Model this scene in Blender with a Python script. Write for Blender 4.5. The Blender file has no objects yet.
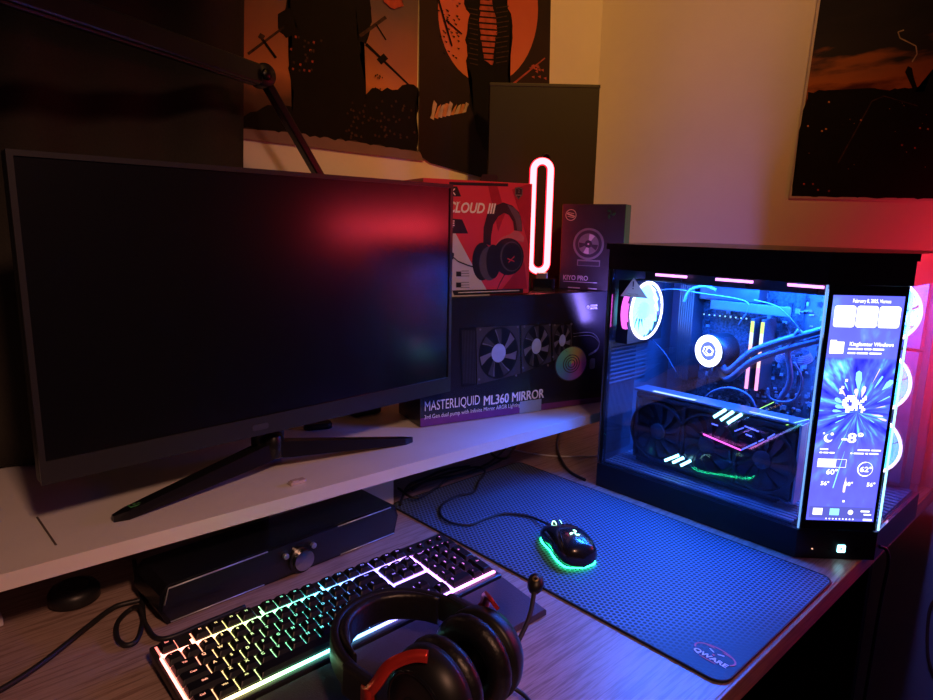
import bpy, bmesh, math, random
from mathutils import Vector, Matrix, Euler
random.seed(7)
PI = math.pi
SC = bpy.context.scene
COL = SC.collection

# ------------------------------------------------------------------ camera
F_PX, PITCH, YAW, ROLL, CAM_H = 654.0, math.radians(10.8), math.radians(47.2), math.radians(1.07), 0.49
F0 = Vector((math.cos(YAW), math.sin(YAW), 0)); R0 = Vector((math.sin(YAW), -math.cos(YAW), 0))
CF = F0 * math.cos(PITCH) - Vector((0, 0, math.sin(PITCH)))
CU0 = F0 * math.sin(PITCH) + Vector((0, 0, math.cos(PITCH)))
CR = R0 * math.cos(ROLL) + CU0 * math.sin(ROLL)
CU = CU0 * math.cos(ROLL) - R0 * math.sin(ROLL)
CP = Vector((0, 0, CAM_H))
cam = bpy.data.cameras.new('camera'); cam_o = bpy.data.objects.new('camera', cam); COL.objects.link(cam_o)
cam.sensor_fit = 'HORIZONTAL'; cam.sensor_width = 36; cam.lens = 36 * F_PX / 933
cam.clip_start = 0.02; cam.clip_end = 50
cam_o.matrix_world = Matrix.Translation(CP) @ Matrix((CR, CU, -CF)).transposed().to_4x4()
SC.camera = cam_o

def ray(u, v): return CF + CR * ((u - 466.5) / F_PX) - CU * ((v - 350) / F_PX)
def on_plane(u, v, p, n):
    d = ray(u, v); return CP + d * ((Vector(p) - CP).dot(n) / d.dot(n))
def oz(u, v, z=0): return on_plane(u, v, (0, 0, z), Vector((0, 0, 1)))
def ox(u, v, x): return on_plane(u, v, (x, 0, 0), Vector((1, 0, 0)))
def oy(u, v, y): return on_plane(u, v, (0, y, 0), Vector((0, 1, 0)))

# ------------------------------------------------------------------ materials
def nodes_of(name):
    m = bpy.data.materials.new(name); m.use_nodes = True
    nt = m.node_tree; nt.nodes.clear()
    out = nt.nodes.new('ShaderNodeOutputMaterial')
    return m, nt, out
def N(nt, t, **kw):
    n = nt.nodes.new(t)
    for k, v in kw.items():
        if k.startswith('i_'):
            n.inputs[k[2:].replace('_', ' ')].default_value = v
        else: setattr(n, k, v)
    return n
def L(nt, a, b): nt.links.new(a, b)
def mat(name, col, rough=0.5, metal=0.0, em=None, es=0.0, var=0.12, scale=40, bump=0.0, coat=0.0, spec=0.5, stretch=(1, 1, 1), col2=None):
    m, nt, out = nodes_of(name)
    b = N(nt, 'ShaderNodeBsdfPrincipled')
    b.inputs['Roughness'].default_value = rough; b.inputs['Metallic'].default_value = metal
    b.inputs['Coat Weight'].default_value = coat; b.inputs['Specular IOR Level'].default_value = spec
    tc = N(nt, 'ShaderNodeTexCoord'); mp = N(nt, 'ShaderNodeMapping'); mp.inputs['Scale'].default_value = stretch
    nz = N(nt, 'ShaderNodeTexNoise'); nz.inputs['Scale'].default_value = scale; nz.inputs['Detail'].default_value = 4
    L(nt, tc.outputs['Object'], mp.inputs['Vector']); L(nt, mp.outputs['Vector'], nz.inputs['Vector'])
    cr = N(nt, 'ShaderNodeValToRGB')
    c2 = col2 or tuple(min(1, c * (1 + var)) for c in col)
    c1 = col if col2 else tuple(c * (1 - var) for c in col)
    cr.color_ramp.elements[0].color = (*c1, 1); cr.color_ramp.elements[1].color = (*c2, 1)
    cr.color_ramp.elements[0].position = 0.3; cr.color_ramp.elements[1].position = 0.7
    L(nt, nz.outputs['Fac'], cr.inputs['Fac']); L(nt, cr.outputs['Color'], b.inputs['Base Color'])
    if bump:
        bp = N(nt, 'ShaderNodeBump'); bp.inputs['Strength'].default_value = bump; bp.inputs['Distance'].default_value = 0.002
        L(nt, nz.outputs['Fac'], bp.inputs['Height']); L(nt, bp.outputs['Normal'], b.inputs['Normal'])
    if em:
        b.inputs['Emission Color'].default_value = (*em, 1); b.inputs['Emission Strength'].default_value = es
    L(nt, b.outputs[0], out.inputs[0])
    return m
def glow(name, col, s):
    m, nt, out = nodes_of(name)
    e = N(nt, 'ShaderNodeEmission'); e.inputs[0].default_value = (*col, 1); e.inputs[1].default_value = s
    L(nt, e.outputs[0], out.inputs[0]); return m
def glass(name, tint=(0.9, 0.93, 1.0), refl=0.08, rough=0.02):
    m, nt, out = nodes_of(name)
    t = N(nt, 'ShaderNodeBsdfTransparent'); t.inputs[0].default_value = (*tint, 1)
    g = N(nt, 'ShaderNodeBsdfGlossy'); g.inputs['Roughness'].default_value = rough
    fr = N(nt, 'ShaderNodeLayerWeight'); fr.inputs['Blend'].default_value = 0.25
    mu = N(nt, 'ShaderNodeMath', operation='MULTIPLY_ADD'); mu.inputs[1].default_value = 0.35; mu.inputs[2].default_value = refl * 0.5
    mx = N(nt, 'ShaderNodeMixShader')
    L(nt, fr.outputs['Fresnel'], mu.inputs[0]); L(nt, mu.outputs[0], mx.inputs[0])
    L(nt, t.outputs[0], mx.inputs[1]); L(nt, g.outputs[0], mx.inputs[2]); L(nt, mx.outputs[0], out.inputs[0])
    return m
def ramp_set(cr, stops):
    els = cr.color_ramp.elements
    while len(els) > 1: els.remove(els[-1])
    els[0].position = stops[0][0]; els[0].color = (*stops[0][1], 1)
    for p, c in stops[1:]:
        e = els.new(p); e.color = (*c, 1)

# ------------------------------------------------------------------ mesh builder
class MB:
    def __init__(s): s.v = []; s.f = []; s.m = []; s.s = []
    def add(s, vs, fs, m=0, smooth=False, M=None):
        o = len(s.v)
        s.v += [(M @ Vector(p)) if M else Vector(p) for p in vs]
        for f in fs: s.f.append([i + o for i in f]); s.m.append(m); s.s.append(smooth)
        return s
    def bm(s, b, m=0, smooth=False, M=None):
        b.verts.index_update()
        s.add([v.co.copy() for v in b.verts], [[v.index for v in f.verts] for f in b.faces], m, smooth, M); b.free(); return s
    def box(s, c, d, bev=0, m=0, M=None, R=None, seg=2):
        b = bmesh.new(); bmesh.ops.create_cube(b, size=1)
        for v in b.verts: v.co = Vector((v.co.x * d[0], v.co.y * d[1], v.co.z * d[2]))
        if bev: bmesh.ops.bevel(b, geom=list(b.edges), offset=bev, segments=seg, affect='EDGES', profile=0.6)
        T = Matrix.Translation(c)
        if R is not None: T = T @ (R if isinstance(R, Matrix) else Euler(R).to_matrix().to_4x4())
        if M: T = M @ T
        return s.bm(b, m, False, T)
    def box2(s, a, b, bev=0, m=0, M=None):
        c = [(a[i] + b[i]) / 2 for i in range(3)]; d = [abs(a[i] - b[i]) for i in range(3)]
        return s.box(c, d, bev, m, M)
    def prism(s, pts, z0, z1, m=0, M=None, mtop=None, smooth=False):
        n = len(pts)
        vs = [(p[0], p[1], z0) for p in pts] + [(p[0], p[1], z1) for p in pts]
        s.add(vs, [[i, (i + 1) % n, n + (i + 1) % n, n + i] for i in range(n)] + [list(range(n))[::-1]], m, smooth, M)
        s.add(vs[n:], [list(range(n))], m if mtop is None else mtop, False, M)
        return s
    def ring(s, outer, inner, z0, z1, m=0, M=None):
        n = len(outer)
        vs = [(p[0], p[1], z0) for p in outer] + [(p[0], p[1], z1) for p in outer] + [(p[0], p[1], z0) for p in inner] + [(p[0], p[1], z1) for p in inner]
        fs = []
        for i in range(n):
            j = (i + 1) % n
            fs += [[i, j, n + j, n + i], [2 * n + j, 2 * n + i, 3 * n + i, 3 * n + j], [n + i, n + j, 3 * n + j, 3 * n + i], [j, i, 2 * n + i, 2 * n + j]]
        return s.add(vs, fs, m, False, M)
    def lathe(s, prof, seg=32, m=0, M=None, sx=1, sy=1, smooth=True, a0=0, a1=2 * PI):
        full = abs(a1 - a0 - 2 * PI) < 1e-6; ns = seg if full else seg + 1
        vs = []
        for r, z in prof:
            for k in range(ns):
                a = a0 + (a1 - a0) * k / seg; vs.append((r * math.cos(a) * sx, r * math.sin(a) * sy, z))
        fs = []
        for i in range(len(prof) - 1):
            for k in range(seg):
                k2 = (k + 1) % ns; fs.append([i * ns + k, i * ns + k2, (i + 1) * ns + k2, (i + 1) * ns + k])
        return s.add(vs, fs, m, smooth, M)
    def cyl(s, r, z0, z1, seg=24, m=0, M=None, bev=0):
        b = min(bev, r * .9)
        pr = [(0, z0), (r - b, z0), (r, z0 + b), (r, z1 - b), (r - b, z1), (0, z1)] if b else [(0, z0), (r, z0), (r, z1), (0, z1)]
        return s.lathe(pr, seg, m, M, smooth=False if not b else True)
    def sweep(s, path, prof, m=0, up=(0, 0, 1), closed=False, smooth=True, scales=None, caps=True, M=None, fixed=False):
        path = [Vector(p) for p in path]; n = len(path); k = len(prof); vs = []; up = Vector(up)
        nrm = None
        for i, p in enumerate(path):
            a = path[(i - 1) % n] if (closed or i > 0) else p
            b = path[(i + 1) % n] if (closed or i < n - 1) else p
            t = (b - a).normalized()
            if fixed or nrm is None:
                side = t.cross(up)
                if side.length < 1e-4: side = t.cross(Vector((1, 0, 0)))
                side.normalize()
            else:
                side = nrm - t * nrm.dot(t); side.normalize()
            nrm = side; u2 = side.cross(t).normalized()
            sc = scales[i] if scales else 1
            if not isinstance(sc, (tuple, list)): sc = (sc, sc)
            for x, y in prof: vs.append(p + side * x * sc[0] + u2 * y * sc[1])
        fs = []
        for i in range(n if closed else n - 1):
            j = (i + 1) % n
            for q in range(k):
                r = (q + 1) % k; fs.append([i * k + q, i * k + r, j * k + r, j * k + q])
        s.add(vs, fs, m, smooth, M)
        if caps and not closed:
            s.add(vs[:k], [list(range(k))[::-1]], m, False, M); s.add(vs[-k:], [list(range(k))], m, False, M)
        return s
    def tube(s, path, r, seg=10, m=0, closed=False, scales=None, M=None):
        return s.sweep(path, [(r * math.cos(2 * PI * i / seg), r * math.sin(2 * PI * i / seg)) for i in range(seg)], m, closed=closed, scales=scales, M=M)
    def loft(s, rings, m=0, smooth=True, caps=True, M=None):
        k = len(rings[0]); vs = [p for r in rings for p in r]
        fs = [[i * k + q, i * k + (q + 1) % k, (i + 1) * k + (q + 1) % k, (i + 1) * k + q] for i in range(len(rings) - 1) for q in range(k)]
        s.add(vs, fs, m, smooth, M)
        if caps: s.add(rings[0], [list(range(k))[::-1]], m, False, M); s.add(rings[-1], [list(range(k))], m, False, M)
        return s
    def poly(s, pts, m=0, M=None): return s.add(pts, [list(range(len(pts)))], m, False, M)
    def text(s, txt, size, M, m=0, depth=0.0, align='CENTER', xs=1.0, bold=0.0, shear=0.0):
        cu = bpy.data.curves.new('lettering', 'FONT'); cu.body = txt; cu.size = size; cu.align_x = align; cu.align_y = 'CENTER'
        cu.extrude = depth; cu.offset = bold; cu.shear = shear; cu.resolution_u = 3
        o = bpy.data.objects.new('lettering', cu); COL.objects.link(o)
        dg = bpy.context.evaluated_depsgraph_get()
        me = bpy.data.meshes.new_from_object(o.evaluated_get(dg))
        s.add([Vector((v.co.x * xs, v.co.y, v.co.z)) for v in me.vertices], [list(p.vertices) for p in me.polygons], m, False, M)
        bpy.data.objects.remove(o); bpy.data.curves.remove(cu); bpy.data.meshes.remove(me)
        return s
    def build(s, name, mats, parent=None, frame='local', sub=0):
        me = bpy.data.meshes.new(name)
        vs = s.v
        if frame == 'world' and parent is not None:
            inv = WM[parent.name].inverted(); vs = [inv @ p for p in vs]
        me.from_pydata([tuple(p) for p in vs], [], s.f)
        if not isinstance(mats, (list, tuple)): mats = [mats]
        for x in mats: me.materials.append(x)
        me.polygons.foreach_set('material_index', s.m); me.polygons.foreach_set('use_smooth', s.s)
        b = bmesh.new(); b.from_mesh(me)
        bmesh.ops.remove_doubles(b, verts=b.verts, dist=1e-6)
        if all(len(f.verts) for f in b.faces): bmesh.ops.recalc_face_normals(b, faces=b.faces)
        b.to_mesh(me); b.free(); me.validate(); me.update()
        o = bpy.data.objects.new(name, me); COL.objects.link(o)
        if parent is not None:
            o.parent = parent; WM[o.name] = WM[parent.name].copy()
        else: WM[o.name] = Matrix.Identity(4)
        if sub:
            md = o.modifiers.new('smooth', 'SUBSURF'); md.levels = sub; md.render_levels = sub
        return o
WM = {}
def thing(name, label, cat, loc=(0, 0, 0), rz=0.0, group=None, rot=None):
    o = bpy.data.objects.new(name, None); COL.objects.link(o); o.empty_display_size = 0.02
    o.location = loc; o.rotation_euler = rot or (0, 0, rz)
    WM[o.name] = Matrix.Translation(loc) @ Euler(rot or (0, 0, rz)).to_matrix().to_4x4()
    o['label'] = label; o['category'] = cat
    if group: o['group'] = group
    return o
def tag(o, label, cat, group=None):
    o['label'] = label; o['category'] = cat
    if group: o['group'] = group
    return o
def structure(o): o['kind'] = 'structure'; return o
def rot2(pts, a, c=(0, 0)): return [(c[0] + x * math.cos(a) - y * math.sin(a), c[1] + x * math.sin(a) + y * math.cos(a)) for x, y in pts]
def rrect(w, h, r, n=5, cx=0, cy=0):
    pts = []
    for sx, sy, a in ((1, 1, 0), (-1, 1, PI / 2), (-1, -1, PI), (1, -1, 3 * PI / 2)):
        for i in range(n + 1):
            t = a + PI / 2 * i / n; pts.append((cx + sx * (w / 2 - r) + r * math.cos(t), cy + sy * (h / 2 - r) + r * math.sin(t)))
    return pts
def circ(r, n=32, cx=0, cy=0, sx=1, sy=1, a0=0): return [(cx + r * sx * math.cos(a0 + 2 * PI * i / n), cy + r * sy * math.sin(a0 + 2 * PI * i / n)) for i in range(n)]
def frame(o, x, y):
    x = Vector(x).normalized(); z = x.cross(Vector(y)).normalized(); y = z.cross(x)
    return Matrix.Translation(o) @ Matrix((x, y, z)).transposed().to_4x4()
def smooth_path(pts, n=8):
    pts = [Vector(p) for p in pts]; out = []
    for i in range(len(pts) - 1):
        p0 = pts[max(i - 1, 0)]; p1 = pts[i]; p2 = pts[i + 1]; p3 = pts[min(i + 2, len(pts) - 1)]
        for k in range(n):
            t = k / n
            out.append(0.5 * ((2 * p1) + (p2 - p0) * t + (2 * p0 - 5 * p1 + 4 * p2 - p3) * t * t + (3 * p1 - p0 - 3 * p2 + p3) * t ** 3))
    out.append(pts[-1]); return out

# ------------------------------------------------------------------ common materials
M_black = mat('black_plastic', (0.012, 0.012, 0.014), 0.42)
M_blackg = mat('gloss_black_plastic', (0.008, 0.008, 0.01), 0.12, coat=0.3)
M_blackm = mat('black_steel', (0.018, 0.018, 0.022), 0.35, 0.6)
M_rubber = mat('black_rubber', (0.014, 0.014, 0.015), 0.6)
M_cable = mat('black_cable_sheath', (0.012, 0.012, 0.014), 0.5)
M_white = mat('white_print', (0.75, 0.75, 0.78), 0.5, var=0.03)
M_silver = mat('brushed_silver', (0.6, 0.6, 0.63), 0.28, 0.9, var=0.1, stretch=(1, 1, 20))
M_greyp = mat('grey_print', (0.22, 0.22, 0.24), 0.5)
# ================================================================== SETTING
WY, WX = 1.16, 1.55
def plaster(name, col):
    m, nt, out = nodes_of(name)
    b = N(nt, 'ShaderNodeBsdfPrincipled'); b.inputs['Roughness'].default_value = 0.85
    tc = N(nt, 'ShaderNodeTexCoord'); n1 = N(nt, 'ShaderNodeTexNoise'); n1.inputs['Scale'].default_value = 5; n1.inputs['Detail'].default_value = 6
    n2 = N(nt, 'ShaderNodeTexNoise'); n2.inputs['Scale'].default_value = 160
    cr = N(nt, 'ShaderNodeValToRGB'); ramp_set(cr, [(0.3, tuple(c * 0.93 for c in col)), (0.7, col)])
    bp = N(nt, 'ShaderNodeBump'); bp.inputs['Strength'].default_value = 0.12; bp.inputs['Distance'].default_value = 0.003
    for n in (n1, n2): L(nt, tc.outputs['Object'], n.inputs['Vector'])
    L(nt, n1.outputs['Fac'], cr.inputs['Fac']); L(nt, cr.outputs['Color'], b.inputs['Base Color'])
    L(nt, n2.outputs['Fac'], bp.inputs['Height']); L(nt, bp.outputs['Normal'], b.inputs['Normal']); L(nt, b.outputs[0], out.inputs[0])
    return m
M_wall = plaster('painted_plaster', (0.78, 0.72, 0.66))
structure(MB().box2((-1.6, WY, -0.75), (WX, WY + 0.1, 1.75)).build('wall_back', M_wall))
structure(MB().box2((WX, -1.6, -0.75), (WX + 0.1, WY + 0.1, 1.75)).build('wall_right', M_wall))
M_floor = mat('dark_laminate', (0.06, 0.04, 0.03), 0.5, scale=6, stretch=(1, 12, 1), col2=(0.09, 0.06, 0.045))
structure(MB().box2((-1.6, -1.6, -0.8), (WX + 0.1, WY + 0.1, -0.75)).build('floor', M_floor))

# ------------------------------------------------------------------ desk
def wood(name, c1, c2, ax=(3, 70, 70), rough=0.35):
    m, nt, out = nodes_of(name)
    b = N(nt, 'ShaderNodeBsdfPrincipled'); b.inputs['Roughness'].default_value = rough
    tc = N(nt, 'ShaderNodeTexCoord'); mp = N(nt, 'ShaderNodeMapping'); mp.inputs['Scale'].default_value = ax
    nz = N(nt, 'ShaderNodeTexNoise'); nz.inputs['Scale'].default_value = 3.2; nz.inputs['Detail'].default_value = 8; nz.inputs['Distortion'].default_value = 0.6
    n2 = N(nt, 'ShaderNodeTexNoise'); n2.inputs['Scale'].default_value = 14; n2.inputs['Detail'].default_value = 3
    mx = N(nt, 'ShaderNodeMath', operation='MULTIPLY_ADD'); mx.inputs[1].default_value = 0.45
    cr = N(nt, 'ShaderNodeValToRGB'); ramp_set(cr, [(0.5, c1), (0.66, c2), (0.85, tuple(c * .8 for c in c1))])
    L(nt, tc.outputs['Object'], mp.inputs['Vector']); L(nt, mp.outputs['Vector'], nz.inputs['Vector']); L(nt, mp.outputs['Vector'], n2.inputs['Vector'])
    L(nt, n2.outputs['Fac'], mx.inputs[0]); L(nt, nz.outputs['Fac'], mx.inputs[2]); L(nt, mx.outputs[0], cr.inputs['Fac'])
    L(nt, cr.outputs['Color'], b.inputs['Base Color'])
    bp = N(nt, 'ShaderNodeBump'); bp.inputs['Strength'].default_value = 0.15; bp.inputs['Distance'].default_value = 0.001
    L(nt, mx.outputs[0], bp.inputs['Height']); L(nt, bp.outputs['Normal'], b.inputs['Normal']); L(nt, b.outputs[0], out.inputs[0])
    return m
M_wood = wood('desk_wood_laminate', (0.30, 0.19, 0.16), (0.42, 0.30, 0.26))
M_band = wood('desk_edge_veneer', (0.30, 0.15, 0.07), (0.42, 0.24, 0.12))
M_dark = mat('black_cabinet_laminate', (0.008, 0.008, 0.009), 0.6)
DY = 0.262
desk = thing('desk', 'wide wood-grain desk with orange-brown front edge, under keyboard, mousepad and computer', 'desk', (0.4, 0.7, -0.75))
MB().box2((-0.9, DY + 0.004, -0.028), (1.5, WY - 0.002, 0.0), 0.001).build('desktop', M_wood, desk, 'world')
MB().box2((-0.9, DY, -0.028), (1.5, DY + 0.004, 0.0005), 0.001).build('edge_band', M_band, desk, 'world')
for x in (-0.85, 0.35, 1.46):
    MB().box2((x, DY + 0.08, -0.75), (x + 0.025, WY - 0.01, -0.028), 0.001).build('leg_panel', M_dark, desk, 'world')
MB().box2((-0.825, WY - 0.06, -0.6), (1.46, WY - 0.04, -0.028), 0.001).build('back_panel', M_dark, desk, 'world')

# ------------------------------------------------------------------ white shelf
ZS, SY = 0.127, 0.777
M_shelf = mat('white_melamine', (0.72, 0.70, 0.69), 0.38, var=0.03, scale=12)
sa = math.atan2(0.745 - 0.777, 1.048 - 0.07)
shelf = thing('monitor_shelf', 'long white board shelf raised above the desk carrying the monitor and boxes', 'shelf', (0.5, 0.96, 0))
ya = lambda x: SY + math.tan(sa) * (x - 0.07)
MB().prism([(-0.6, ya(-0.6)), (1.16, ya(1.16)), (1.16, 1.15), (-0.6, 1.15)], ZS - 0.019, ZS, M=None).build('board', M_shelf, shelf, 'world')
MB().box2((0.415, 0.885, 0.0005), (0.650, 0.903, ZS - 0.0195), 0.001).build('front_support', M_shelf, shelf, 'world')
MB().box2((-0.58, 0.84, 0.0005), (-0.56, 1.14, ZS - 0.0195), 0.001).build('side_support', M_shelf, shelf, 'world')
MB().box2((1.13, 1.06, 0.0005), (1.15, 1.14, ZS - 0.0195), 0.001).build('side_support', M_shelf, shelf, 'world')
a, b_ = oz(37, 517, ZS + .0004), oz(56, 545, ZS + .0004)
m_ = (a + b_) / 2; d_ = b_ - a
MB().box(m_, (d_.length, 0.0022, 0.0006), 0, R=(0, 0, math.atan2(d_.y, d_.x))).build('pencil_mark', mat('graphite_scuff', (0.10, 0.08, 0.07), 0.6), shelf, 'world')

# ------------------------------------------------------------------ curtain
M_curt = mat('dark_brown_curtain_cloth', (0.026, 0.022, 0.015), 0.9, scale=300, bump=0.3)
cb = MB(); nx, nz_ = 160, 24; vs = []
xr = lambda z: 0.500 + (z - 0.56) * 0.05
for j in range(nz_ + 1):
    z = ZS + 0.004 + (1.4 - ZS) * j / nz_
    for i in range(nx + 1):
        t = i / nx; x = -1.0 + (xr(z) + 1.0) * t
        y = 1.112 + 0.012 * math.sin(x * 23 + 0.6 * math.sin(z * 3)) + 0.009 * math.sin(x * 51 + 1.3) * (0.4 + 0.6 * (1.4 - z))
        vs.append((x, y, z))
cb.add(vs, [[j * (nx + 1) + i, j * (nx + 1) + i + 1, (j + 1) * (nx + 1) + i + 1, (j + 1) * (nx + 1) + i] for j in range(nz_) for i in range(nx)], 0, True)
cu_o = cb.build('curtain', M_curt)
md = cu_o.modifiers.new('thickness', 'SOLIDIFY'); md.thickness = 0.0025
tag(cu_o, 'dark brown curtain hanging behind the left half of the monitor', 'curtain')

# ------------------------------------------------------------------ posters
def sky_mat(name, stops, axis, lo, hi, nscale=5, namp=0.25, stretch=(1, 1, 1), rough=0.6):
    m, nt, out = nodes_of(name)
    b = N(nt, 'ShaderNodeBsdfPrincipled'); b.inputs['Roughness'].default_value = rough; b.inputs['Specular IOR Level'].default_value = .2
    tc = N(nt, 'ShaderNodeTexCoord'); sx = N(nt, 'ShaderNodeSeparateXYZ'); mr = N(nt, 'ShaderNodeMapRange')
    mr.inputs['From Min'].default_value = lo; mr.inputs['From Max'].default_value = hi; mr.clamp = False
    mp = N(nt, 'ShaderNodeMapping'); mp.inputs['Scale'].default_value = stretch
    nz = N(nt, 'ShaderNodeTexNoise'); nz.inputs['Scale'].default_value = nscale; nz.inputs['Detail'].default_value = 7
    ad = N(nt, 'ShaderNodeMath', operation='MULTIPLY_ADD'); ad.inputs[1].default_value = namp * 2
    sb = N(nt, 'ShaderNodeMath', operation='SUBTRACT'); sb.inputs[1].default_value = namp
    cr = N(nt, 'ShaderNodeValToRGB'); ramp_set(cr, stops)
    L(nt, tc.outputs['Object'], sx.inputs[0]); L(nt, sx.outputs[axis], mr.inputs['Value'])
    L(nt, tc.outputs['Object'], mp.inputs['Vector']); L(nt, mp.outputs['Vector'], nz.inputs['Vector'])
    L(nt, nz.outputs['Fac'], ad.inputs[0]); L(nt, mr.outputs[0], ad.inputs[2]); L(nt, ad.outputs[0], sb.inputs[0])
    L(nt, sb.outputs[0], cr.inputs['Fac']); L(nt, cr.outputs['Color'], b.inputs['Base Color']); L(nt, b.outputs[0], out.inputs[0])
    return m
M_ink = mat('dark_poster_ink', (0.006, 0.0045, 0.004), 0.7, spec=.15)
M_ink2 = mat('brown_poster_ink', (0.045, 0.022, 0.016), 0.6, spec=.2, scale=120, var=0.6)
M_inkred = mat('red_poster_ink', (0.36, 0.06, 0.035), 0.4, scale=60, var=0.4)
M_inkor = mat('orange_poster_ink', (0.55, 0.22, 0.08), 0.4, scale=60, var=0.3)
M_inkpink = mat('pale_poster_ink', (0.5, 0.36, 0.28), 0.4, scale=60, var=0.3)
M_margin = mat('mauve_poster_margin', (0.20, 0.13, 0.13), 0.5, var=0.05)
M_paper = mat('poster_paper_edge', (0.7, 0.66, 0.6), 0.5)
def jag(pts, amp, n=6):
    out = []
    for i in range(len(pts)):
        a = Vector(pts[i]); b = Vector(pts[(i + 1) % len(pts)])
        k = max(1, int((b - a).length / n)); pr = Vector((-(b - a).y, (b - a).x)).normalized() if (b - a).length else Vector((0, 0))
        for q in range(k):
            p = a + (b - a) * q / k + (pr * random.uniform(-amp, amp) if q else Vector((0, 0))); out.append((p.x, p.y))
    return out
class Print:      # flat printed artwork on a wall poster
    def __init__(s, mp, base): s.mb = MB(); s.mp = mp; s.base = base; s.k = 0
    def shape(s, px, m, amp=0, n=6, lay=None):
        s.k += 1
        if amp: px = jag(px, amp, n)
        p3 = [s.mp(u, v, s.base + 0.00002 * s.k) for u, v in px]
        b = bmesh.new(); vs = [b.verts.new(p) for p in p3]
        f = b.faces.new(vs); bmesh.ops.triangulate(b, faces=[f]); s.mb.bm(b, m)
    def line(s, a, b, w, m, w2=None):
        a = Vector(a); b = Vector(b); n = Vector((-(b - a).y, (b - a).x)).normalized(); w2 = w if w2 is None else w2
        s.shape([a + n * w / 2, b + n * w2 / 2, b - n * w2 / 2, a - n * w / 2], m)
# poster one: swordsman silhouette
M_sky1 = sky_mat('dusk_battlefield_print', [(0.0, (0.02, 0.014, 0.012)), (0.2, (0.10, 0.05, 0.035)), (0.34, (0.55, 0.20, 0.09)), (0.5, (0.34, 0.13, 0.09)), (0.75, (0.13, 0.085, 0.085)), (1, (0.09, 0.06, 0.07))], 2, 0.64, 1.0, 7, 0.12)
mpb = lambda u, v, off: oy(u, v, WY - 0.002 - off)
P1 = Print(mpb, 0.0025)
pw = MB()
c4 = [(232, -120), (422, -120), (417.5, 152), (236, 148)]
def sheet(mb, pxs, off, th, mp, m=0, mm=1):
    f = [mp(u, v, off) for u, v in pxs]; bk = [mp(u, v, off - th) for u, v in pxs]; n = len(pxs)
    # outline keeps its real size on both faces
    nrm = (f[1] - f[0]).cross(f[2] - f[0]).normalized()
    if nrm.dot(CP - f[0]) < 0: nrm = -nrm
    bk = [p - nrm * th for p in f]
    mb.add(f, [list(range(n))], m); mb.add(f + bk, [[i, (i + 1) % n, n + (i + 1) % n, n + i] for i in range(n)] + [[n + i for i in range(n)]], mm)
sheet(P1.mb, [(232, -120), (420, -120), (417, 100), (416.5, 146), (419, 155), (424, 161), (414, 160), (236, 137.5)], 0.002, 0.001, mpb, 0, 6)
P1.shape([(236, 128), (300, 133), (420, 152), (424, 161), (414, 160), (236, 138)], 5)
P1.shape([(240, 119), (262, 108), (280, 104), (300, 112), (330, 108), (362, 98), (372, 88), (392, 90), (408, 84), (418, 88), (416, 151), (300, 133.5), (236, 128)], 1, 2.2, 5)
P1.shape([(290, -60), (287, 0), (281, 18), (284, 34), (292, 40), (288, 68), (294, 92), (292, 112), (350, 118), (366, 100), (363, 70), (359, 40), (357, 28), (370, 20), (366, -10), (360, -60)], 1, 1.6, 5)
P1.shape([(278, 14), (290, 8), (298, 30), (286, 38), (278, 28)], 1, 1.2, 4)
P1.shape([(356, -5), (369, -5), (372, 22), (366, 44), (358, 42)], 1, 1.2, 4)
P1.line((248, 54), (284, 27), 3.0, 2, 2.4); P1.line((260, 36), (276, 58), 2.6, 1); P1.line((259, 35), (264, 38), 5, 2)
P1.line((386, 17), (360, 36), 3.6, 2); P1.line((366, 44), (410, 86), 3.0, 1, 1.6); P1.line((379, 62), (386, 56), 7, 1); P1.line((376, 24), (386, 40), 1.4, 1)
for k in range(26): 
    u = random.gauss(304, 6); v = random.gauss(52, 11); P1.shape([(u, v), (u + 2, v + .5), (u + 1.6, v + 3), (u - .3, v + 2)], 2 if k % 3 else 3)
for k in range(60):
    u = random.uniform(345, 414); v = random.uniform(100, 138); P1.shape([(u, v), (u + 1.5, v - 1), (u + 2.5, v + 1.5), (u + .5, v + 2)], 2)
for k in range(10):
    u = random.uniform(374, 384); v = random.uniform(72, 90); P1.shape([(u, v), (u + 1.5, v - .5), (u + 1, v + 1.5)], 1)
P1.shape([(382, -5), (400, -6), (404, 6), (394, 9), (384, 2)], 3, 1.5, 4)
tag(P1.mb.build('wall_poster', [M_sky1, M_ink, M_ink2, M_inkred, M_inkor, M_margin, M_paper]), 'dusk poster of a robed swordsman silhouette with sheathed swords, beside the curtain', 'poster', None)
# poster two: armoured figure before a red moon
M_sky2 = sky_mat('night_print', [(0.0, (0.012, 0.008, 0.008)), (0.5, (0.028, 0.014, 0.011)), (1, (0.015, 0.010, 0.011))], 2, 0.6, 1.1, 9, 0.3)
M_moon = sky_mat('red_moon_print', [(0.0, (0.62, 0.20, 0.10)), (0.5, (0.55, 0.13, 0.08)), (1, (0.42, 0.08, 0.05))], 2, 0.74, 1.1, 14, 0.2)
P2 = Print(mpb, 0.0025)
sheet(P2.mb, [(420, -120), (553, -120), (549.5, 78), (548, 195), (487, 179), (430, 163), (421, 157), (418.5, 148), (419, 100)], 0.002, 0.001, mpb, 0, 6)
moon = [(488 + 50 * math.cos(t), 9 + 75 * math.sin(t)) for t in [2 * PI * i / 48 for i in range(48)]]
P2.shape([(min(p[0], 547), p[1]) for p in moon], 7)
P2.shape([(468, -60), (464, 4), (470, 14), (465, 40), (467, 66), (472, 78), (470, 100), (476, 130), (484, 150), (520, 150), (514, 100), (508, 70), (512, 44), (512, 20), (506, 2), (505, -60)], 1, 1.5, 5)
P2.shape([(480, 0), (492, 0), (497, 30), (492, 66), (484, 60), (480, 30)], 3, 1.0, 4)
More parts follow.
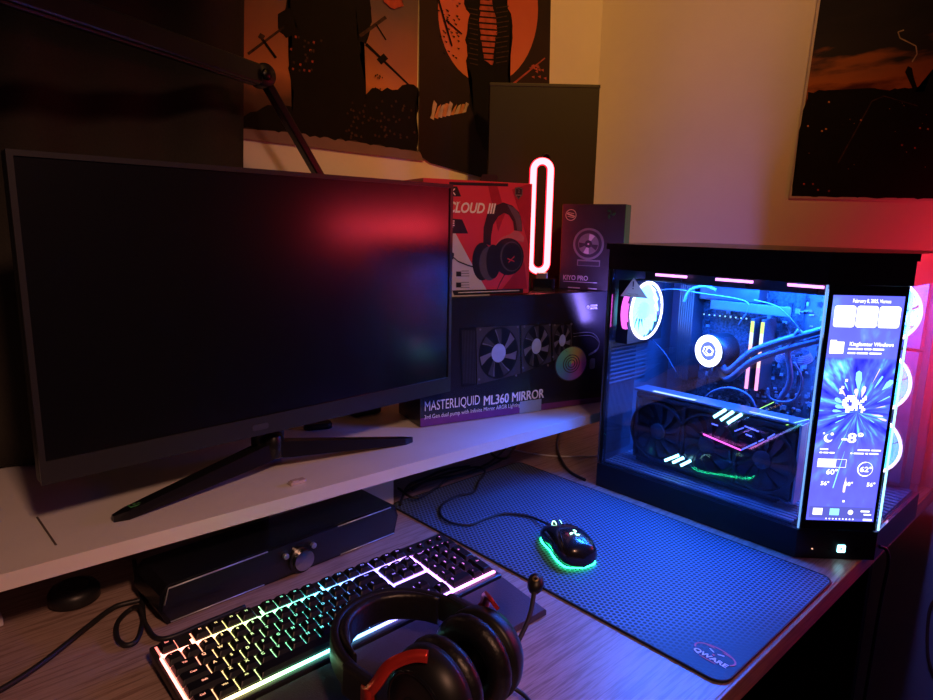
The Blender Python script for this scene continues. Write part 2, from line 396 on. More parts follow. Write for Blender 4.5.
for k in range(12): P2.line((470, 4 + k * 6), (508, 7 + k * 6), 1.7, 1)
for k in range(12): P2.line((468 + k % 3, 8 + k * 5), (478, 10 + k * 5), 1.0, 2); P2.line((496, 8 + k * 5), (509 - k % 3, 6 + k * 5), 1.0, 2)
P2.line((508, 88), (545, 58), 2.2, 3, 1.2)
for k in range(9): P2.shape([(430 + k * 4, 118 - k * .6), (434 + k * 4, 100 + (k * 7) % 9), (437 + k * 4, 104), (434 + k * 4, 120 - k)], 4 if k % 2 else 8, 1, 4)
for k in range(40):
    u = random.uniform(436, 458); v = random.gauss(20, 22); P2.shape([(u, v), (u + 3, v + 1), (u + 2, v + 2.5)], 1 if k % 2 else 2)
for k in range(14):
    u = random.uniform(528, 545); v = random.uniform(64, 78); P2.shape([(u, v), (u + 3, v - 1), (u + 3, v + 2)], 3)
P2.line((436, -10), (452, 46), 1.6, 1); P2.line((446, 20), (462, 34), 1.2, 1)
tag(P2.mb.build('wall_poster', [M_sky2, M_ink, M_ink2, M_inkred, M_inkor, M_margin, M_paper, M_moon, M_inkpink]), 'dark poster of an armoured figure before a red moon, above the headset box', 'poster')
# poster three on the right wall
mpr = lambda u, v, off: ox(u, v, WX - 0.002 - off)
M_sky3 = sky_mat('sunset_city_print', [(0.0, (0.008, 0.006, 0.008)), (0.40, (0.012, 0.008, 0.01)), (0.46, (0.10, 0.02, 0.015)), (0.52, (0.42, 0.12, 0.04)), (0.60, (0.35, 0.11, 0.05)), (0.66, (0.03, 0.025, 0.035)), (1, (0.012, 0.012, 0.02))], 2, 0.56, 1.0, 9, 0.16, (1, 1, 4))
P3 = Print(mpr, 0.0025)
sheet(P3.mb, [(835, -120), (1010, -126), (985, 202), (789, 198)], 0.002, 0.001, mpr, 6, 6)
P3.shape([(838, -118), (1006, -124), (983, 199.5), (791.5, 196)], 0)
P3.shape([(808, 92), (830, 90), (850, 92), (870, 88), (900, 90), (930, 84), (995, 80), (983, 199), (792, 195.7), (803, 110)], 1, 1.5, 5)
P3.shape([(836, 166), (872, 100), (882, 96), (905, 99), (925, 108), (940, 112), (990, 112), (984, 180), (860, 188)], 1)
P3.line((838, 163), (872, 101), 1.3, 2); P3.line((872, 101), (884, 96), 1.2, 2); P3.line((884, 96), (918, 106), 1.0, 2)
P3.shape([(905, 72), (908, 66), (912, 68), (914, 78), (918, 90), (924, 92), (932, 70), (936, 66), (938, 90), (930, 100), (914, 92)], 1)
sm = [(912, 62), (917, 54), (916, 46), (908, 42), (900, 38), (898, 32), (904, 30)]
for a, b in zip(sm[:-1], sm[1:]): P3.line(a, b, 1.3, 8)
for u, v in ((804, 184), (813, 184), (818, 190), (829, 191), (829, 102), (861, 120), (822, 131), (826, 129), (902, 145), (915, 148), (920, 128), (928, 129), (808, 126)):
    P3.shape([(u + 1.1 * math.cos(t), v + 1.0 * math.sin(t)) for t in [k * PI / 4 for k in range(8)]], 3 if v > 140 else 4)
for k in range(50):
    u = random.uniform(808, 930); v = random.uniform(100, 170); P3.shape([(u, v), (u + .9, v), (u + .9, v + .8)], 2 if k % 4 else 4)
tag(P3.mb.build('wall_poster', [M_sky3, M_ink, M_ink2, M_inkred, M_inkor, M_margin, mat('white_poster_border', (0.62, 0.55, 0.52), 0.5), M_moon, M_inkpink]), 'framed-white-edge sunset skyline poster with a seated smoker, alone on the right wall', 'poster')

# ------------------------------------------------------------------ boom arm
M_arm = mat('satin_black_metal', (0.010, 0.010, 0.013), 0.3, 0.3)
J = oy(262, 76, 1.03); arm = None
foot = Vector((oy(330, 192, 1.045).x, 1.03, ZS))
arm = thing('boom_arm', 'black jointed boom arm reaching over the monitor towards the left', 'boom arm', tuple(foot))
E_ = CP + ray(-70, -38) * 0.62
sq = lambda w, h: [(-w / 2, -h / 2), (w / 2, -h / 2), (w / 2, h / 2), (-w / 2, h / 2)]
dirE = (E_ - J).normalized()
b = MB(); b.sweep([J + dirE * 0.01, E_], rrect(0.020, 0.030, 0.003, 2), smooth=False); b.build('upper_beam', M_arm, arm, 'world')
b = MB(); b.sweep([J + dirE * 0.02 - Vector((0, 0, .016)), J + dirE * 0.4 - Vector((0, 0, .016))], rrect(0.010, 0.004, 0.001, 2), smooth=False); b.build('cable_channel', M_black, arm, 'world')
low = Vector((oy(326, 188, 1.04).x, 1.04, oy(326, 188, 1.04).z)); dl = (low - J).normalized()
b = MB(); b.sweep([J + dl * 0.006, low + dl * 0.12], rrect(0.013, 0.019, 0.002, 2), smooth=False, up=(0, 1, 0)); b.build('lower_beam', M_arm, arm, 'world')
b = MB(); b.cyl(0.018, -0.014, 0.014, 24, M=frame(J, (1, 0, 0), (0, 0, 1)), bev=0.002); b.build('joint', M_black, arm, 'world')
b = MB(); b.cyl(0.009, -0.02, 0.02, 6, M=frame(J, (1, 0, 0), (0, 0, 1)), bev=0.001); b.build('joint_screw', M_arm, arm, 'world')
lp = low + dl * 0.12
b = MB(); b.tube([lp, Vector((lp.x, lp.y, ZS + 0.03))], 0.011, 16); b.build('post', M_arm, arm, 'world')
b = MB(); b.box((lp.x, lp.y, ZS + 0.0155), (0.06, 0.06, 0.03), 0.004); b.build('clamp', M_black, arm, 'world')

# ------------------------------------------------------------------ monitor
M_screen = mat('matt_black_screen', (0.004, 0.004, 0.005), 0.20, var=0.05, spec=.7)
M_bez = mat('dark_grey_bezel', (0.022, 0.022, 0.027), 0.32, var=0.05)
ml = Vector((0.118, 0.804, 0)); mr_ = Vector((0.738, 0.838, 0)); ma = math.atan2(mr_.y - ml.y, mr_.x - ml.x)
MW = (mr_ - ml).length; mc = (ml + mr_) / 2
mon = thing('monitor', 'large black widescreen monitor switched off on splayed metal feet', 'monitor', (mc.x, mc.y, ZS + 0.0005), ma)
zb, zt = 0.0755, 0.4285     # above shelf, local
MB().box2((-MW / 2, 0.004, zb), (MW / 2, 0.022, zt), 0.003).build('housing', M_black, mon)
bz = MB(); out_ = [(-MW / 2, zb), (MW / 2, zb), (MW / 2, zt), (-MW / 2, zt)]; inn = [(-MW / 2 + .006, zb + .026), (MW / 2 - .006, zb + .026), (MW / 2 - .006, zt - .006), (-MW / 2 + .006, zt - .006)]
FM = frame((0, 0.0, 0), (1, 0, 0), (0, 0, 1))
bz.ring(out_, inn, -0.004, 0.0015, M=FM); bz.build('bezel', M_bez, mon)
MB().box2((-MW / 2 + .006, 0.0008, zb + .026), (MW / 2 - .006, 0.004, zt - .006)).build('screen', M_screen, mon)
MB().box2((-0.2, 0.022, 0.14), (0.2, 0.045, 0.36), 0.010).build('rear_cover', M_black, mon)
lg = MB()
lg.prism(rrect(0.024, 0.008, 0.003, 3, 0, 0), 0.0015, 0.0024, M=frame((-0.052, 0, zb + 0.012), (1, 0, 0), (0, 0, 1)))
lg.build('badge', mat('dim_chrome_badge', (0.10, 0.10, 0.12), 0.3, 0.6), mon)
# splayed stand: tips rest on the shelf, hub slightly raised behind the panel
inv = WM[mon.name].inverted()
hub = inv @ oy(269, 446, 0.868)
fr = inv @ oz(412, 442, ZS); fl = inv @ oz(113, 522, ZS)
hx, hy, hz = hub.x, hub.y, hub.z
MB().box2((hx - .022, hy - .008, hz), (hx + .022, hy + .014, 0.2), 0.004).build('neck', M_black, mon)
MB().box2((hx - .03, 0.02, 0.15), (hx + .03, hy + .016, 0.2), 0.004).build('neck_mount', M_black, mon)
hb = MB(); hb.cyl(0.013, hz - .014, hz + .022, 24, M=Matrix.Translation((hx, hy - .012, 0)), bev=0.003); hb.build('stand_hub', M_arm, mon)
def foot_leg(tip, w0, w1):
    h0 = Vector((hx, hy - .008, hz)); t = Vector((tip.x, tip.y, 0)); d = (t - Vector((h0.x, h0.y, 0))); ln = d.length; d.normalize(); n = Vector((-d.y, d.x, 0))
    b = MB()
    def ring(s_, w, zl, h): p = Vector((h0.x, h0.y, 0)) + d * ln * s_; return [p + n * w / 2 + Vector((0, 0, zl)), p - n * w / 2 + Vector((0, 0, zl)), p - n * w * .4 + Vector((0, 0, zl + h)), p + n * w * .4 + Vector((0, 0, zl + h))]
    b.loft([ring(0, w0, hz - .013, 0.024), ring(.12, w0, hz * .86 - .012, 0.024), ring(.93, w1, 0.0002, 0.0105), ring(1, w1 * .35, 0, 0.008)], 0, False)
    return b.build('foot', M_arm, mon)
foot_leg(fr, 0.022, 0.016); foot_leg(fl, 0.028, 0.020)
foot_leg(Vector((hx + 0.06, hy + .08, 0)), 0.022, 0.016)
dl2 = (Vector((fl.x, fl.y, 0)) - Vector((hx, hy - .008, 0))).normalized(); st = Vector((fl.x, fl.y, 0.0128)) - dl2 * 0.030
FS = frame(st + Vector((0, 0, 0.0005)), -dl2, (dl2.y, -dl2.x, 0))
s2 = MB(); s2.box((0, 0, 0.0), (0.021, 0.009, 0.0008), M=FS, m=0); s2.box((0, 0, 0.0006), (0.018, 0.0065, 0.0006), M=FS, m=1); [s2.box((-.004 + k * .0055, 0, .001), (.0035, .0035 if k == 0 else .0012, .0004), M=FS, m=0) for k in range(3)]
s2.build('energy_sticker', [mat('green_sticker', (0.05, 0.28, 0.08), 0.5), M_black], mon)
# ================================================================== BOXES AND LAMP
M_card = mat('black_printed_carton', (0.016, 0.016, 0.024), 0.26, var=0.1, scale=8, spec=.8)
M_cardp = mat('purple_carton_edge', (0.16, 0.035, 0.20), 0.35)
A_ = oz(420, 428, ZS); B_ = oz(603, 402, ZS); bd = (B_ - A_); bd.z = 0; bd.normalize(); ba = math.atan2(bd.y, bd.x)
BH, BD, BL = 0.2345, 0.10, 0.455
cool = thing('cooler_box', 'long black liquid cooler retail box printed with three fans, under the headset box', 'box', (A_.x, A_.y, ZS + .001), ba)
def carton(root, w, d, h, mats, th=0.0015, name='carton', z0=0.0005):
    b = MB(); b.box2((0, 0, z0), (w, d, h), 0.0012, 0)
    return b.build(name, mats, root)
carton(cool, BL, BD, BH, [M_card])
FZ = lambda root_m: None
def face(y=0.0): return frame((0, y, 0), (1, 0, 0), (0, 0, 1))      # print plane: x right, y up, z towards the viewer (-Y)
M_fan = mat('printed_dark_fan', (0.05, 0.05, 0.062), 0.35, scale=60)
M_fan2 = mat('printed_fan_blade', (0.16, 0.16, 0.20), 0.35, scale=60)
M_fan3 = mat('printed_deep_black', (0.006, 0.006, 0.008), 0.35)
M_hub = mat('printed_pale_blue_hub', (0.40, 0.55, 0.80), 0.4)
M_txt = mat('printed_white_lettering', (0.92, 0.92, 0.95), 0.45, var=0.02)
def hue_disc(name, strength=0.0):
    m, nt, out = nodes_of(name)
    b = N(nt, 'ShaderNodeBsdfPrincipled'); b.inputs['Roughness'].default_value = 0.4
    tc = N(nt, 'ShaderNodeTexCoord'); mp = N(nt, 'ShaderNodeMapping')
    gr = N(nt, 'ShaderNodeTexGradient', gradient_type='RADIAL'); cr = N(nt, 'ShaderNodeValToRGB')
    ramp_set(cr, [(0, (0.1, .55, .5)), (.2, (.15, .25, .7)), (.35, (.55, .15, .6)), (.5, (.75, .15, .35)), (.65, (.75, .6, .15)), (.82, (.2, .65, .3)), (1, (.1, .55, .5))])
    L(nt, tc.outputs['Object'], mp.inputs['Vector']); L(nt, mp.outputs['Vector'], gr.inputs['Vector']); L(nt, gr.outputs['Color'], cr.inputs['Fac'])
    L(nt, cr.outputs['Color'], b.inputs['Base Color']); L(nt, b.outputs[0], out.inputs[0]); return m, mp
M_hue, mph = hue_disc('printed_rainbow_disc')
def bpx(u, v): # pixel on the box front -> local 2D
    p = on_plane(u, v, A_, Vector((-bd.y, bd.x, 0))) - A_; return (p.dot(bd), p.z)
pr = MB(); FB = face(0.0); e = 0.0004
q = [bpx(*p) for p in ((460, 330), (594, 325), (594, 352), (556, 372), (462, 388))]
# radiator body
pr.prism([bpx(459, 329), bpx(476, 327), bpx(476, 385), bpx(461, 387)][::-1], e, e + .0002, 2, FB)
for k in range(9): 
    a0, a1 = bpx(462 + k * 1.5, 331), bpx(463 + k * 1.5, 384); pr.prism([(a0[0], a0[1]), (a0[0] + .0012, a0[1]), (a1[0] + .0012, a1[1]), (a1[0], a1[1])], e + .0003, e + .0004, 0, FB)
fans = [((476, 328), (519, 326), (520, 374), (477, 385)), ((521, 326), (550, 325), (551, 362), (522, 373)), ((552, 325), (571, 325), (572, 352), (553, 361))]
for k, fq in enumerate(fans):
    Q = [bpx(*p) for p in fq]; pr.prism(Q[::-1], e, e + .0003, 0, FB)
    cx = sum(p[0] for p in Q) / 4; cz = sum(p[1] for p in Q) / 4; w = abs(Q[1][0] - Q[0][0]) / 2 * .92; h = abs(Q[0][1] - Q[3][1]) / 2 * .92
    pr.prism(circ(1, 32, cx, cz, w, h), e, e + .0005, 2, FB)
    for j in range(7):
        a = 2 * PI * j / 7 + .3
        pts = [(cx + w * r * math.cos(a + dd), cz + h * r * math.sin(a + dd)) for r, dd in ((.35, 0), (.65, .18), (.94, .25), (.94, .62), (.65, .50), (.35, .35))]
        pr.prism(pts, e, e + .0006, 0 if j % 3 else 1, FB)
        pts = [(cx + w * r * math.cos(a + dd), cz + h * r * math.sin(a + dd)) for r, dd in ((.4, .3), (.65, .46), (.92, .56), (.92, .62), (.65, .51), (.4, .35))]
        pr.prism(pts, e, e + .0007, 1, FB)
    pr.prism(circ(1, 24, cx, cz, w * .36, h * .36), e, e + .0008, 3, FB)
    for sx, sy in ((-1, -1), (1, -1), (1, 1), (-1, 1)):
        pr.prism(circ(.0022, 8, cx + sx * w * .95, cz + sy * h * .95), e, e + .0008, 1, FB)
c0 = bpx(571, 364); rr = abs(bpx(586, 364)[0] - bpx(556, 364)[0]) / 2; rh = abs(bpx(571, 348)[1] - bpx(571, 381)[1]) / 2
for k, (s0, mm) in enumerate(((1.0, 0), )): pr.prism(circ(1, 40, c0[0], c0[1], rr * 1.06, rh * 1.06), e, e + .0003, mm, FB)
for k in range(3):
    pr.ring(circ(1, 40, c0[0], c0[1], rr * (.55 - .15 * k), rh * (.55 - .15 * k)), circ(1, 40, c0[0], c0[1], rr * (.50 - .15 * k), rh * (.50 - .15 * k)), e, e + .0013, 0, FB)
pr.build('fan_artwork', [M_fan, M_fan2, M_fan3, M_hub], cool)
hd = MB(); hd.prism(circ(1, 40, 0, 0, rr, rh), 0, .0002); ho = hd.build('rainbow_disc_artwork', M_hue, cool)
ho.matrix_basis = FB @ Matrix.Translation((c0[0], c0[1], e + .0005)); 
tb = MB()
for o_, rad in ((0, 0.0011), (1, 0.0009)):
    pts = [bpx(*p) for p in ((573, 334 + o_ * 3), (590, 333 + o_ * 3), (598, 340 + o_ * 2), (597, 350 - o_), (588, 356 - o_))]
    tb.tube([FB @ Vector((p[0], p[1], .0012)) for p in smooth_path([Vector((*p, 0)) for p in pts], 6)], rad * .8, 6)
c1 = bpx(592, 364); tb.prism(rrect(0.014, 0.022, .004, 4, *c1), e, e + .0009, 0, FB)
tb.build('hose_artwork', M_fan2, cool)
tx = MB()
def line_on_box(txt, px0, px1, ph, bold=0, m=0):
    a = bpx(*px0); b = bpx(*px1); mid = ((a[0] + b[0]) / 2, (a[1] + b[1]) / 2); return a, b, mid
def fit_text(mb, txt, M, x0, x1, zc, h, m=0, bold=0.0, shear=0.0, align='LEFT'):
    cu = bpy.data.curves.new('lettering', 'FONT'); cu.body = txt; cu.size = 1; o = bpy.data.objects.new('lettering', cu); COL.objects.link(o)
    cu.shear = shear
    bpy.context.view_layer.update(); w = max(o.dimensions.x, 1e-3); bpy.data.objects.remove(o); bpy.data.curves.remove(cu)
    size = h / 0.7; xs = (x1 - x0) / (w * size)
    mb.text(txt, size, M @ Matrix.Translation((x0, zc, 0)), m, 0, 'LEFT', xs, bold * size, shear)
FT = FB @ Matrix.Translation((0, 0, e + .0006))
zc = (bpx(424, 407)[1] + bpx(543, 393)[1]) / 2
fit_text(tx, 'MASTERLIQUID', FT, bpx(424, 405)[0], bpx(479, 400)[0], bpx(452, 404)[1], 0.0185, 0, 0.0)
for dx_ in (-.0005, 0, .0005): fit_text(tx, 'ML360 MIRROR', FT @ Matrix.Translation((dx_, dx_ * .6, dx_ * .1)), bpx(483, 400)[0], bpx(543, 393)[0], bpx(513, 398)[1], 0.0185, 0, 0)
tx.build('product_lettering', M_txt, cool); tx = MB()
fit_text(tx, '3rd Gen dual pump with Infinite Mirror ARGB Lighting', FT, bpx(424, 413)[0], bpx(520, 404)[0], bpx(472, 411.5)[1], 0.0078, 0, 0.0)
tx.build('subtitle_lettering', M_txt, cool); tx = MB()
p_ = bpx(590, 307.5); tx.ring(circ(.0035, 6, p_[0] - .006, p_[1]), circ(.0022, 6, p_[0] - .006, p_[1]), 0, .0003, 0, FT)
fit_text(tx, 'COOLER', FT, p_[0], p_[0] + .018, p_[1] + .0025, 0.0038, 0, .01); fit_text(tx, 'MASTER', FT, p_[0], p_[0] + .018, p_[1] - .003, 0.0038, 0, .01)
tx.build('maker_lettering', M_txt, cool)
st_ = MB(); st_.prism([(0.0005, 0.0008), (BL - .0005, 0.0008), (BL - .0005, 0.011), (0.0005, 0.017)], e, e + .0003, 0, FB); st_.build('purple_stripe', M_cardp, cool)
tp = MB(); t0, t1 = bpx(519, 414), bpx(541, 399); tp.prism([(t0[0], t0[1]), (t1[0], bpx(541, 411)[1]), (t1[0], t1[1]), (t0[0], bpx(519, 402)[1])], e + .001, e + .0013, 0, FB)
tp.build('seal_sticker', mat('clear_tape_seal', (0.30, 0.42, 0.52), 0.15, var=0.05), cool)
ZB = ZS + BH
# local helper: world point on top of the cooler box from box coordinates
def btop(x, y, z=0.0): return Vector((A_.x, A_.y, ZB + z)) + bd * x + Vector((-bd.y, bd.x, 0)) * y

# ------------------------------------------------------------------ headset box
M_red = mat('red_printed_carton', (0.70, 0.05, 0.09), 0.35, var=0.08, scale=5)
M_red2 = mat('dark_red_print', (0.42, 0.02, 0.045), 0.35)
M_lil = mat('pale_print_area', (0.62, 0.58, 0.66), 0.4, var=0.03)
M_nv = mat('printed_headset_navy', (0.02, 0.018, 0.035), 0.35, scale=60)
M_nv2 = mat('printed_headset_grey', (0.10, 0.085, 0.12), 0.35, scale=60)
M_pk = mat('printed_red_frame', (0.60, 0.16, 0.19), 0.4)
hr = on_plane(528.5, 296, btop(0, .012), Vector((-bd.y, bd.x, 0))); 
CW, CD, CH = 0.225, 0.085, 0.206
hx_ = (Vector((hr.x, hr.y, 0)) - Vector((A_.x, A_.y, 0))).dot(bd)
hb_o = btop(hx_ - CW, 0.012)
hbx = thing('headset_box', 'red and white retail box printed with a black headset, beside the monitor', 'box', (hb_o.x, hb_o.y, ZB + .001), ba)
carton(hbx, CW, CD, CH, [M_red])
nrm = Vector((-bd.y, bd.x, 0))
def hp(u, v): p = on_plane(u, v, hb_o, nrm) - hb_o; return (p.dot(bd), p.z)
ap = MB()
ap.prism([hp(449, 222), (hp(449, 222)[0] - .10, 0.16), (hp(449, 222)[0] - .10, .001), hp(490, 296), hp(478, 276)][::-1], e, e + .0001, 0, FB)
ap.prism([hp(449, 187), hp(457, 187), hp(461, 197), hp(449, 197), (hp(449, 197)[0] - .08, hp(449, 197)[1]), (hp(449, 197)[0] - .08, hp(449, 187)[1])][::-1], e, e + .0002, 1, FB)
ap.prism([hp(449, 219), hp(462, 220), hp(468, 234), hp(449, 234), (hp(449, 234)[0] - .09, hp(449, 234)[1]), (hp(449, 219)[0] - .09, hp(449, 219)[1])][::-1], e, e + .0002, 1, FB)
ap.prism([hp(452, 291), hp(523, 289), hp(523, 293.5), hp(454, 296)][::-1], e, e + .0002, 1, FB)
ap.prism([hp(449, 182.5), hp(508, 184), hp(508, 187), hp(449, 185.5)][::-1], e, e + .0002, 1, FB)
for q_ in (((512, 190), (530, 184), (530, 250), (520, 215)), ((488, 186), (497, 186), (505, 214), (498, 232)), ((500, 292), (524, 262), (527, 289))):
    ap.prism([hp(*p) for p in q_][::-1], e, e + .00015, 2, FB)
# headset illustration
sh = lambda pts, m, z: ap.prism([hp(*p) for p in pts][::-1], e, e + z, m, FB)
band_o = [(483, 244), (483.5, 228), (487, 215), (494, 206.5), (503, 203), (512, 206), (519, 213), (521.5, 222), (522, 232)]
band_i = [(514, 231), (513, 222), (509, 215.5), (504, 213.5), (498, 217), (493, 225), (491, 236), (490.5, 246)]
sh(band_o + band_i, 3, .0004)
sh([(507, 205), (515, 209), (520.5, 217), (522, 232), (517, 231), (515, 220)], 4, .0005)
sh([(514, 231), (519, 232), (524, 238), (523, 243), (514, 240), (504, 243), (497, 250), (494, 248), (500, 239), (511, 234)], 5, .0005)
sh([(479 + 10 * math.cos(t) + 3, 262 + 19 * math.sin(t)) for t in [2 * PI * k / 24 for k in range(24)]], 3, .0004)
sh([(489 + 10 * math.cos(t), 264 + 17 * math.sin(t)) for t in [2 * PI * k / 24 for k in range(24)]], 4, .0005)
sh([(493 + 7 * math.cos(t), 262 + 17 * math.sin(t)) for t in [2 * PI * k / 24 for k in range(24)]], 3, .0006)
sh([(508 + 15.5 * math.cos(t), 257 + 18.5 * math.sin(t)) for t in [2 * PI * k / 28 for k in range(28)]], 3, .0007)
sh([(511 + 11 * math.cos(t), 257 + 15 * math.sin(t)) for t in [2 * PI * k / 28 for k in range(28)]], 4, .0008)
sh([(511.5 + 10 * math.cos(t), 257 + 14 * math.sin(t)) for t in [2 * PI * k / 28 for k in range(28)]], 3, .0009)
for a, b in (((507, 259), (514, 262)), ((508, 263), (514, 257))):
    sh([(a[0], a[1] - .6), (b[0], b[1] - .6), (b[0], b[1] + .6), (a[0], a[1] + .6)], 6, .0011)
sh([(449, 251), (454, 254), (453, 260), (449, 259)], 3, .0005)
for i_, (a, b) in enumerate((((452, 257), (458, 262)), ((458, 262), (468, 266)), ((468, 266), (479, 269)), ((505, 274), (500, 283)), ((500, 283), (497, 290)))):
    sh([(a[0], a[1] - .7), (b[0], b[1] - .7), (b[0], b[1] + .7), (a[0], a[1] + .7)], 3, .0006)
for v_ in (272, 283): sh([(456, v_), (461, v_), (461, v_ + 5), (456, v_ + 5)], 1, .0005)
ap.build('headset_artwork', [M_lil, M_nv, M_red2, M_nv, M_nv2, M_pk, M_red], hbx)
tx = MB(); FT = FB @ Matrix.Translation((0, 0, .0012))
xm = hp(449, 210)[0]
fit_text(tx, 'HYPER', FT, xm - .075, xm - .006, hp(452, 192)[1], .012, 0, .02, .2); 
xa = hp(452, 192); 
for s1, s2_ in (((-.005, .005), (.006, -.006)), ((-.006, -.006), (.005, .005))):
    a = Vector((xa[0] + s1[0], xa[1] + s1[1], 0)); b = Vector((xa[0] + s2_[0], xa[1] + s2_[1], 0)); d = (b - a).normalized(); n = Vector((-d.y, d.x, 0)) * .0011
    tx.poly([FT @ (a + n), FT @ (b + n), FT @ (b - n), FT @ (a - n)], 0)
tx.build('maker_lettering', M_txt, hbx); tx = MB()
fit_text(tx, 'CLOUD III', FT, hp(446.5, 210)[0], hp(494, 210)[0], hp(470, 209)[1], .0175, 0, .03, .25)
tx.build('title_lettering', M_txt, hbx); tx = MB()
fit_text(tx, 'HYPERX', FT, hp(449, 203)[0] - .03, hp(460, 203)[0], hp(455, 203)[1], .003, 0)
tx.build('brand_line_lettering', M_txt, hbx); tx = MB()
fit_text(tx, 'WIRE', FT, xm - .03, hp(454, 224)[0], hp(452, 224)[1], .009, 0, .03); fit_text(tx, 'HEADSET', FT, xm - .06, hp(452, 230)[0], hp(452, 229.5)[1], .007, 0, .02)
tx.build('feature_lettering', M_txt, hbx); tx = MB()
tx.box2((hp(458, 293)[0], -.0011, hp(490, 292)[1] - .0007), (hp(519, 293)[0], -.0008, hp(490, 292)[1] + .0007))
tx.build('footer_lettering', M_txt, hbx)
tx = MB()
for v_ in (271.5, 274, 276.5, 283, 285.5, 288): tx.box((hp(465, v_)[0], -.0006, hp(465, v_)[1]), (.018 - (v_ % 3) * .002, .0004, .0016))
tx.build('small_print', M_greyp, hbx)
sb_ = MB(); c_ = hp(518.5, 193.5); S = lambda k: [(c_[0] + x * k, c_[1] + y * k) for x, y in ((-.0085, .009), (0, .011), (.0085, .009), (.0085, -.004), (0, -.012), (-.0085, -.004))]
sb_.prism(S(1)[::-1], e, e + .0003, 0, FB); sb_.ring(S(.92)[::-1], S(.82)[::-1], e, e + .0005, 1, FB); sb_.text('2', .008, FT @ Matrix.Translation((c_[0], c_[1] + .003, 0)), 1); sb_.box((c_[0], -.0009, c_[1] - .004), (.011, .0004, .0018), m=1)
sb_.build('warranty_shield', [M_nv, M_greyp], hbx)
tbm = MB(); tbm.prism([(-.018 + .09, 0), (.10 + .014, 0), (.10 + .010, .014), (-.01 + .09, .014)], -.0005, .0005, 0, frame((0.05, CD / 2 - .02, CH), (1, 0, 0), (0, 0, 1))); tbm.build('hanging_tab', M_nv, hbx)

# ------------------------------------------------------------------ neon lamp
M_neon = glow('neon_pink_white_core', (1.0, 0.10, 0.12), 9.0)
M_neon2 = glow('neon_red_backing', (1.0, 0.01, 0.03), 2.5)
lp0 = on_plane(541, 290, btop(0, .075), nrm)
lamp = thing('neon_lamp', 'glowing red loop-shaped neon lamp on a small black base, between the two upright boxes', 'lamp', (lp0.x, lp0.y, ZB + .001), -math.radians(40))
lampf = frame((lp0.x, lp0.y, 0), R0, (0, 0, 1))
def lpx(u, v): p = on_plane(u, v, lp0, F0) - lp0; return (p.dot(R0), p.z + lp0.z - ZB)
c_t = lpx(541, 161); c_b = lpx(540, 271); rx = abs(lpx(549.5, 200)[0] - lpx(532.5, 200)[0]) / 2
pts = []
xm_ = (lpx(532.5, 200)[0] + lpx(549.5, 200)[0]) / 2; zt_, zb_ = c_t[1] - rx, c_b[1] + rx
for k in range(17): t = PI * k / 16; pts.append((xm_ + rx * math.cos(t), zt_ + rx * math.sin(t), 0))
for k in range(17): t = PI + PI * k / 16; pts.append((xm_ + rx * math.cos(t), zb_ + rx * math.sin(t), 0))
b = MB(); b.tube([(x, y, z - .0035) for x, y, z in pts], 0.0078, 12, closed=True)
for i in range(len(b.v)): b.v[i] = lampf @ (b.v[i] + Vector((0, ZB, 0)))
b.build('red_backing', M_neon2, lamp, 'world')
b = MB(); b.tube(pts, 0.0064, 12, closed=True)
for i in range(len(b.v)): b.v[i] = lampf @ (b.v[i] + Vector((0, ZB, 0)))
b.build('neon_tube', M_neon, lamp, 'world')
b = MB(); b.prism(rrect(0.052, 0.045, .008, 4), 0.0005, 0.024); o = b.build('base', M_blackg, lamp)
b = MB(); b.box((0, 0, 0.029), (0.022, 0.014, 0.012), 0.001); b.build('tube_clip', M_silver, lamp)
# ------------------------------------------------------------------ webcam box
kl = on_plane(559, 291, btop(0, .078), nrm); kr = on_plane(622.5, 290, btop(0, .012), nrm)
kl = Vector((kl.x, kl.y, ZB + .001)); ka = math.radians(-68); KW, KD, KH = 0.118, 0.05, 0.160
# width so that the right front edge lands on px 622
kd = Vector((math.cos(ka), math.sin(ka), 0)); kn = Vector((-kd.y, kd.x, 0))
rr_ = on_plane(622.5, 260, kl, kn); KW = (rr_ - kl).dot(kd); KH = on_plane(590, 204.5, kl, kn).z - ZB
kbx = thing('webcam_box', 'black webcam retail box with green side, standing right of the neon lamp', 'box', tuple(kl), ka)
carton(kbx, KW, KD, KH, [mat('black_webcam_carton', (0.03, 0.022, 0.026), 0.4)])
b = MB(); b.box2((KW - .0006, 0.001, .001), (KW + .0006, KD - .001, KH - .001)); b.build('green_side', mat('green_printed_side', (0.04, 0.30, 0.05), 0.4), kbx)
b = MB(); b.box2((-.0006, 0.001, .001), (.0006, KD - .001, KH - .001)); b.build('bronze_side', mat('bronze_green_side', (0.15, 0.28, 0.05), 0.4), kbx)
def kp(u, v): p = on_plane(u, v, kl, kn) - kl; return (p.dot(kd), p.z)
M_lens1 = mat('printed_lens_rim', (0.16, 0.13, 0.14), 0.35); M_lens2 = mat('printed_lens_dark', (0.05, 0.035, 0.045), 0.3); M_lens3 = mat('printed_lens_glint', (0.50, 0.38, 0.42), 0.35)
b = MB(); c_ = kp(588.5, 244); R_ = abs(kp(604, 244)[0] - kp(573, 244)[0]) / 2
b.prism(circ(R_, 40, *c_)[::1], e, e + .0002, 0, FB); b.prism(circ(R_ * .86, 40, *c_), e, e + .0003, 1, FB)
b.prism(circ(R_ * .66, 36, *c_), e, e + .0004, 0, FB)
for a0 in (0.9, 3.0, 4.2, 5.6):
    b.prism([c_] + [(c_[0] + R_ * .62 * math.cos(a0 + k * .12), c_[1] + R_ * .62 * math.sin(a0 + k * .12)) for k in range(6)], e, e + .0005, 2 if a0 in (.9, 4.2) else 1, FB)
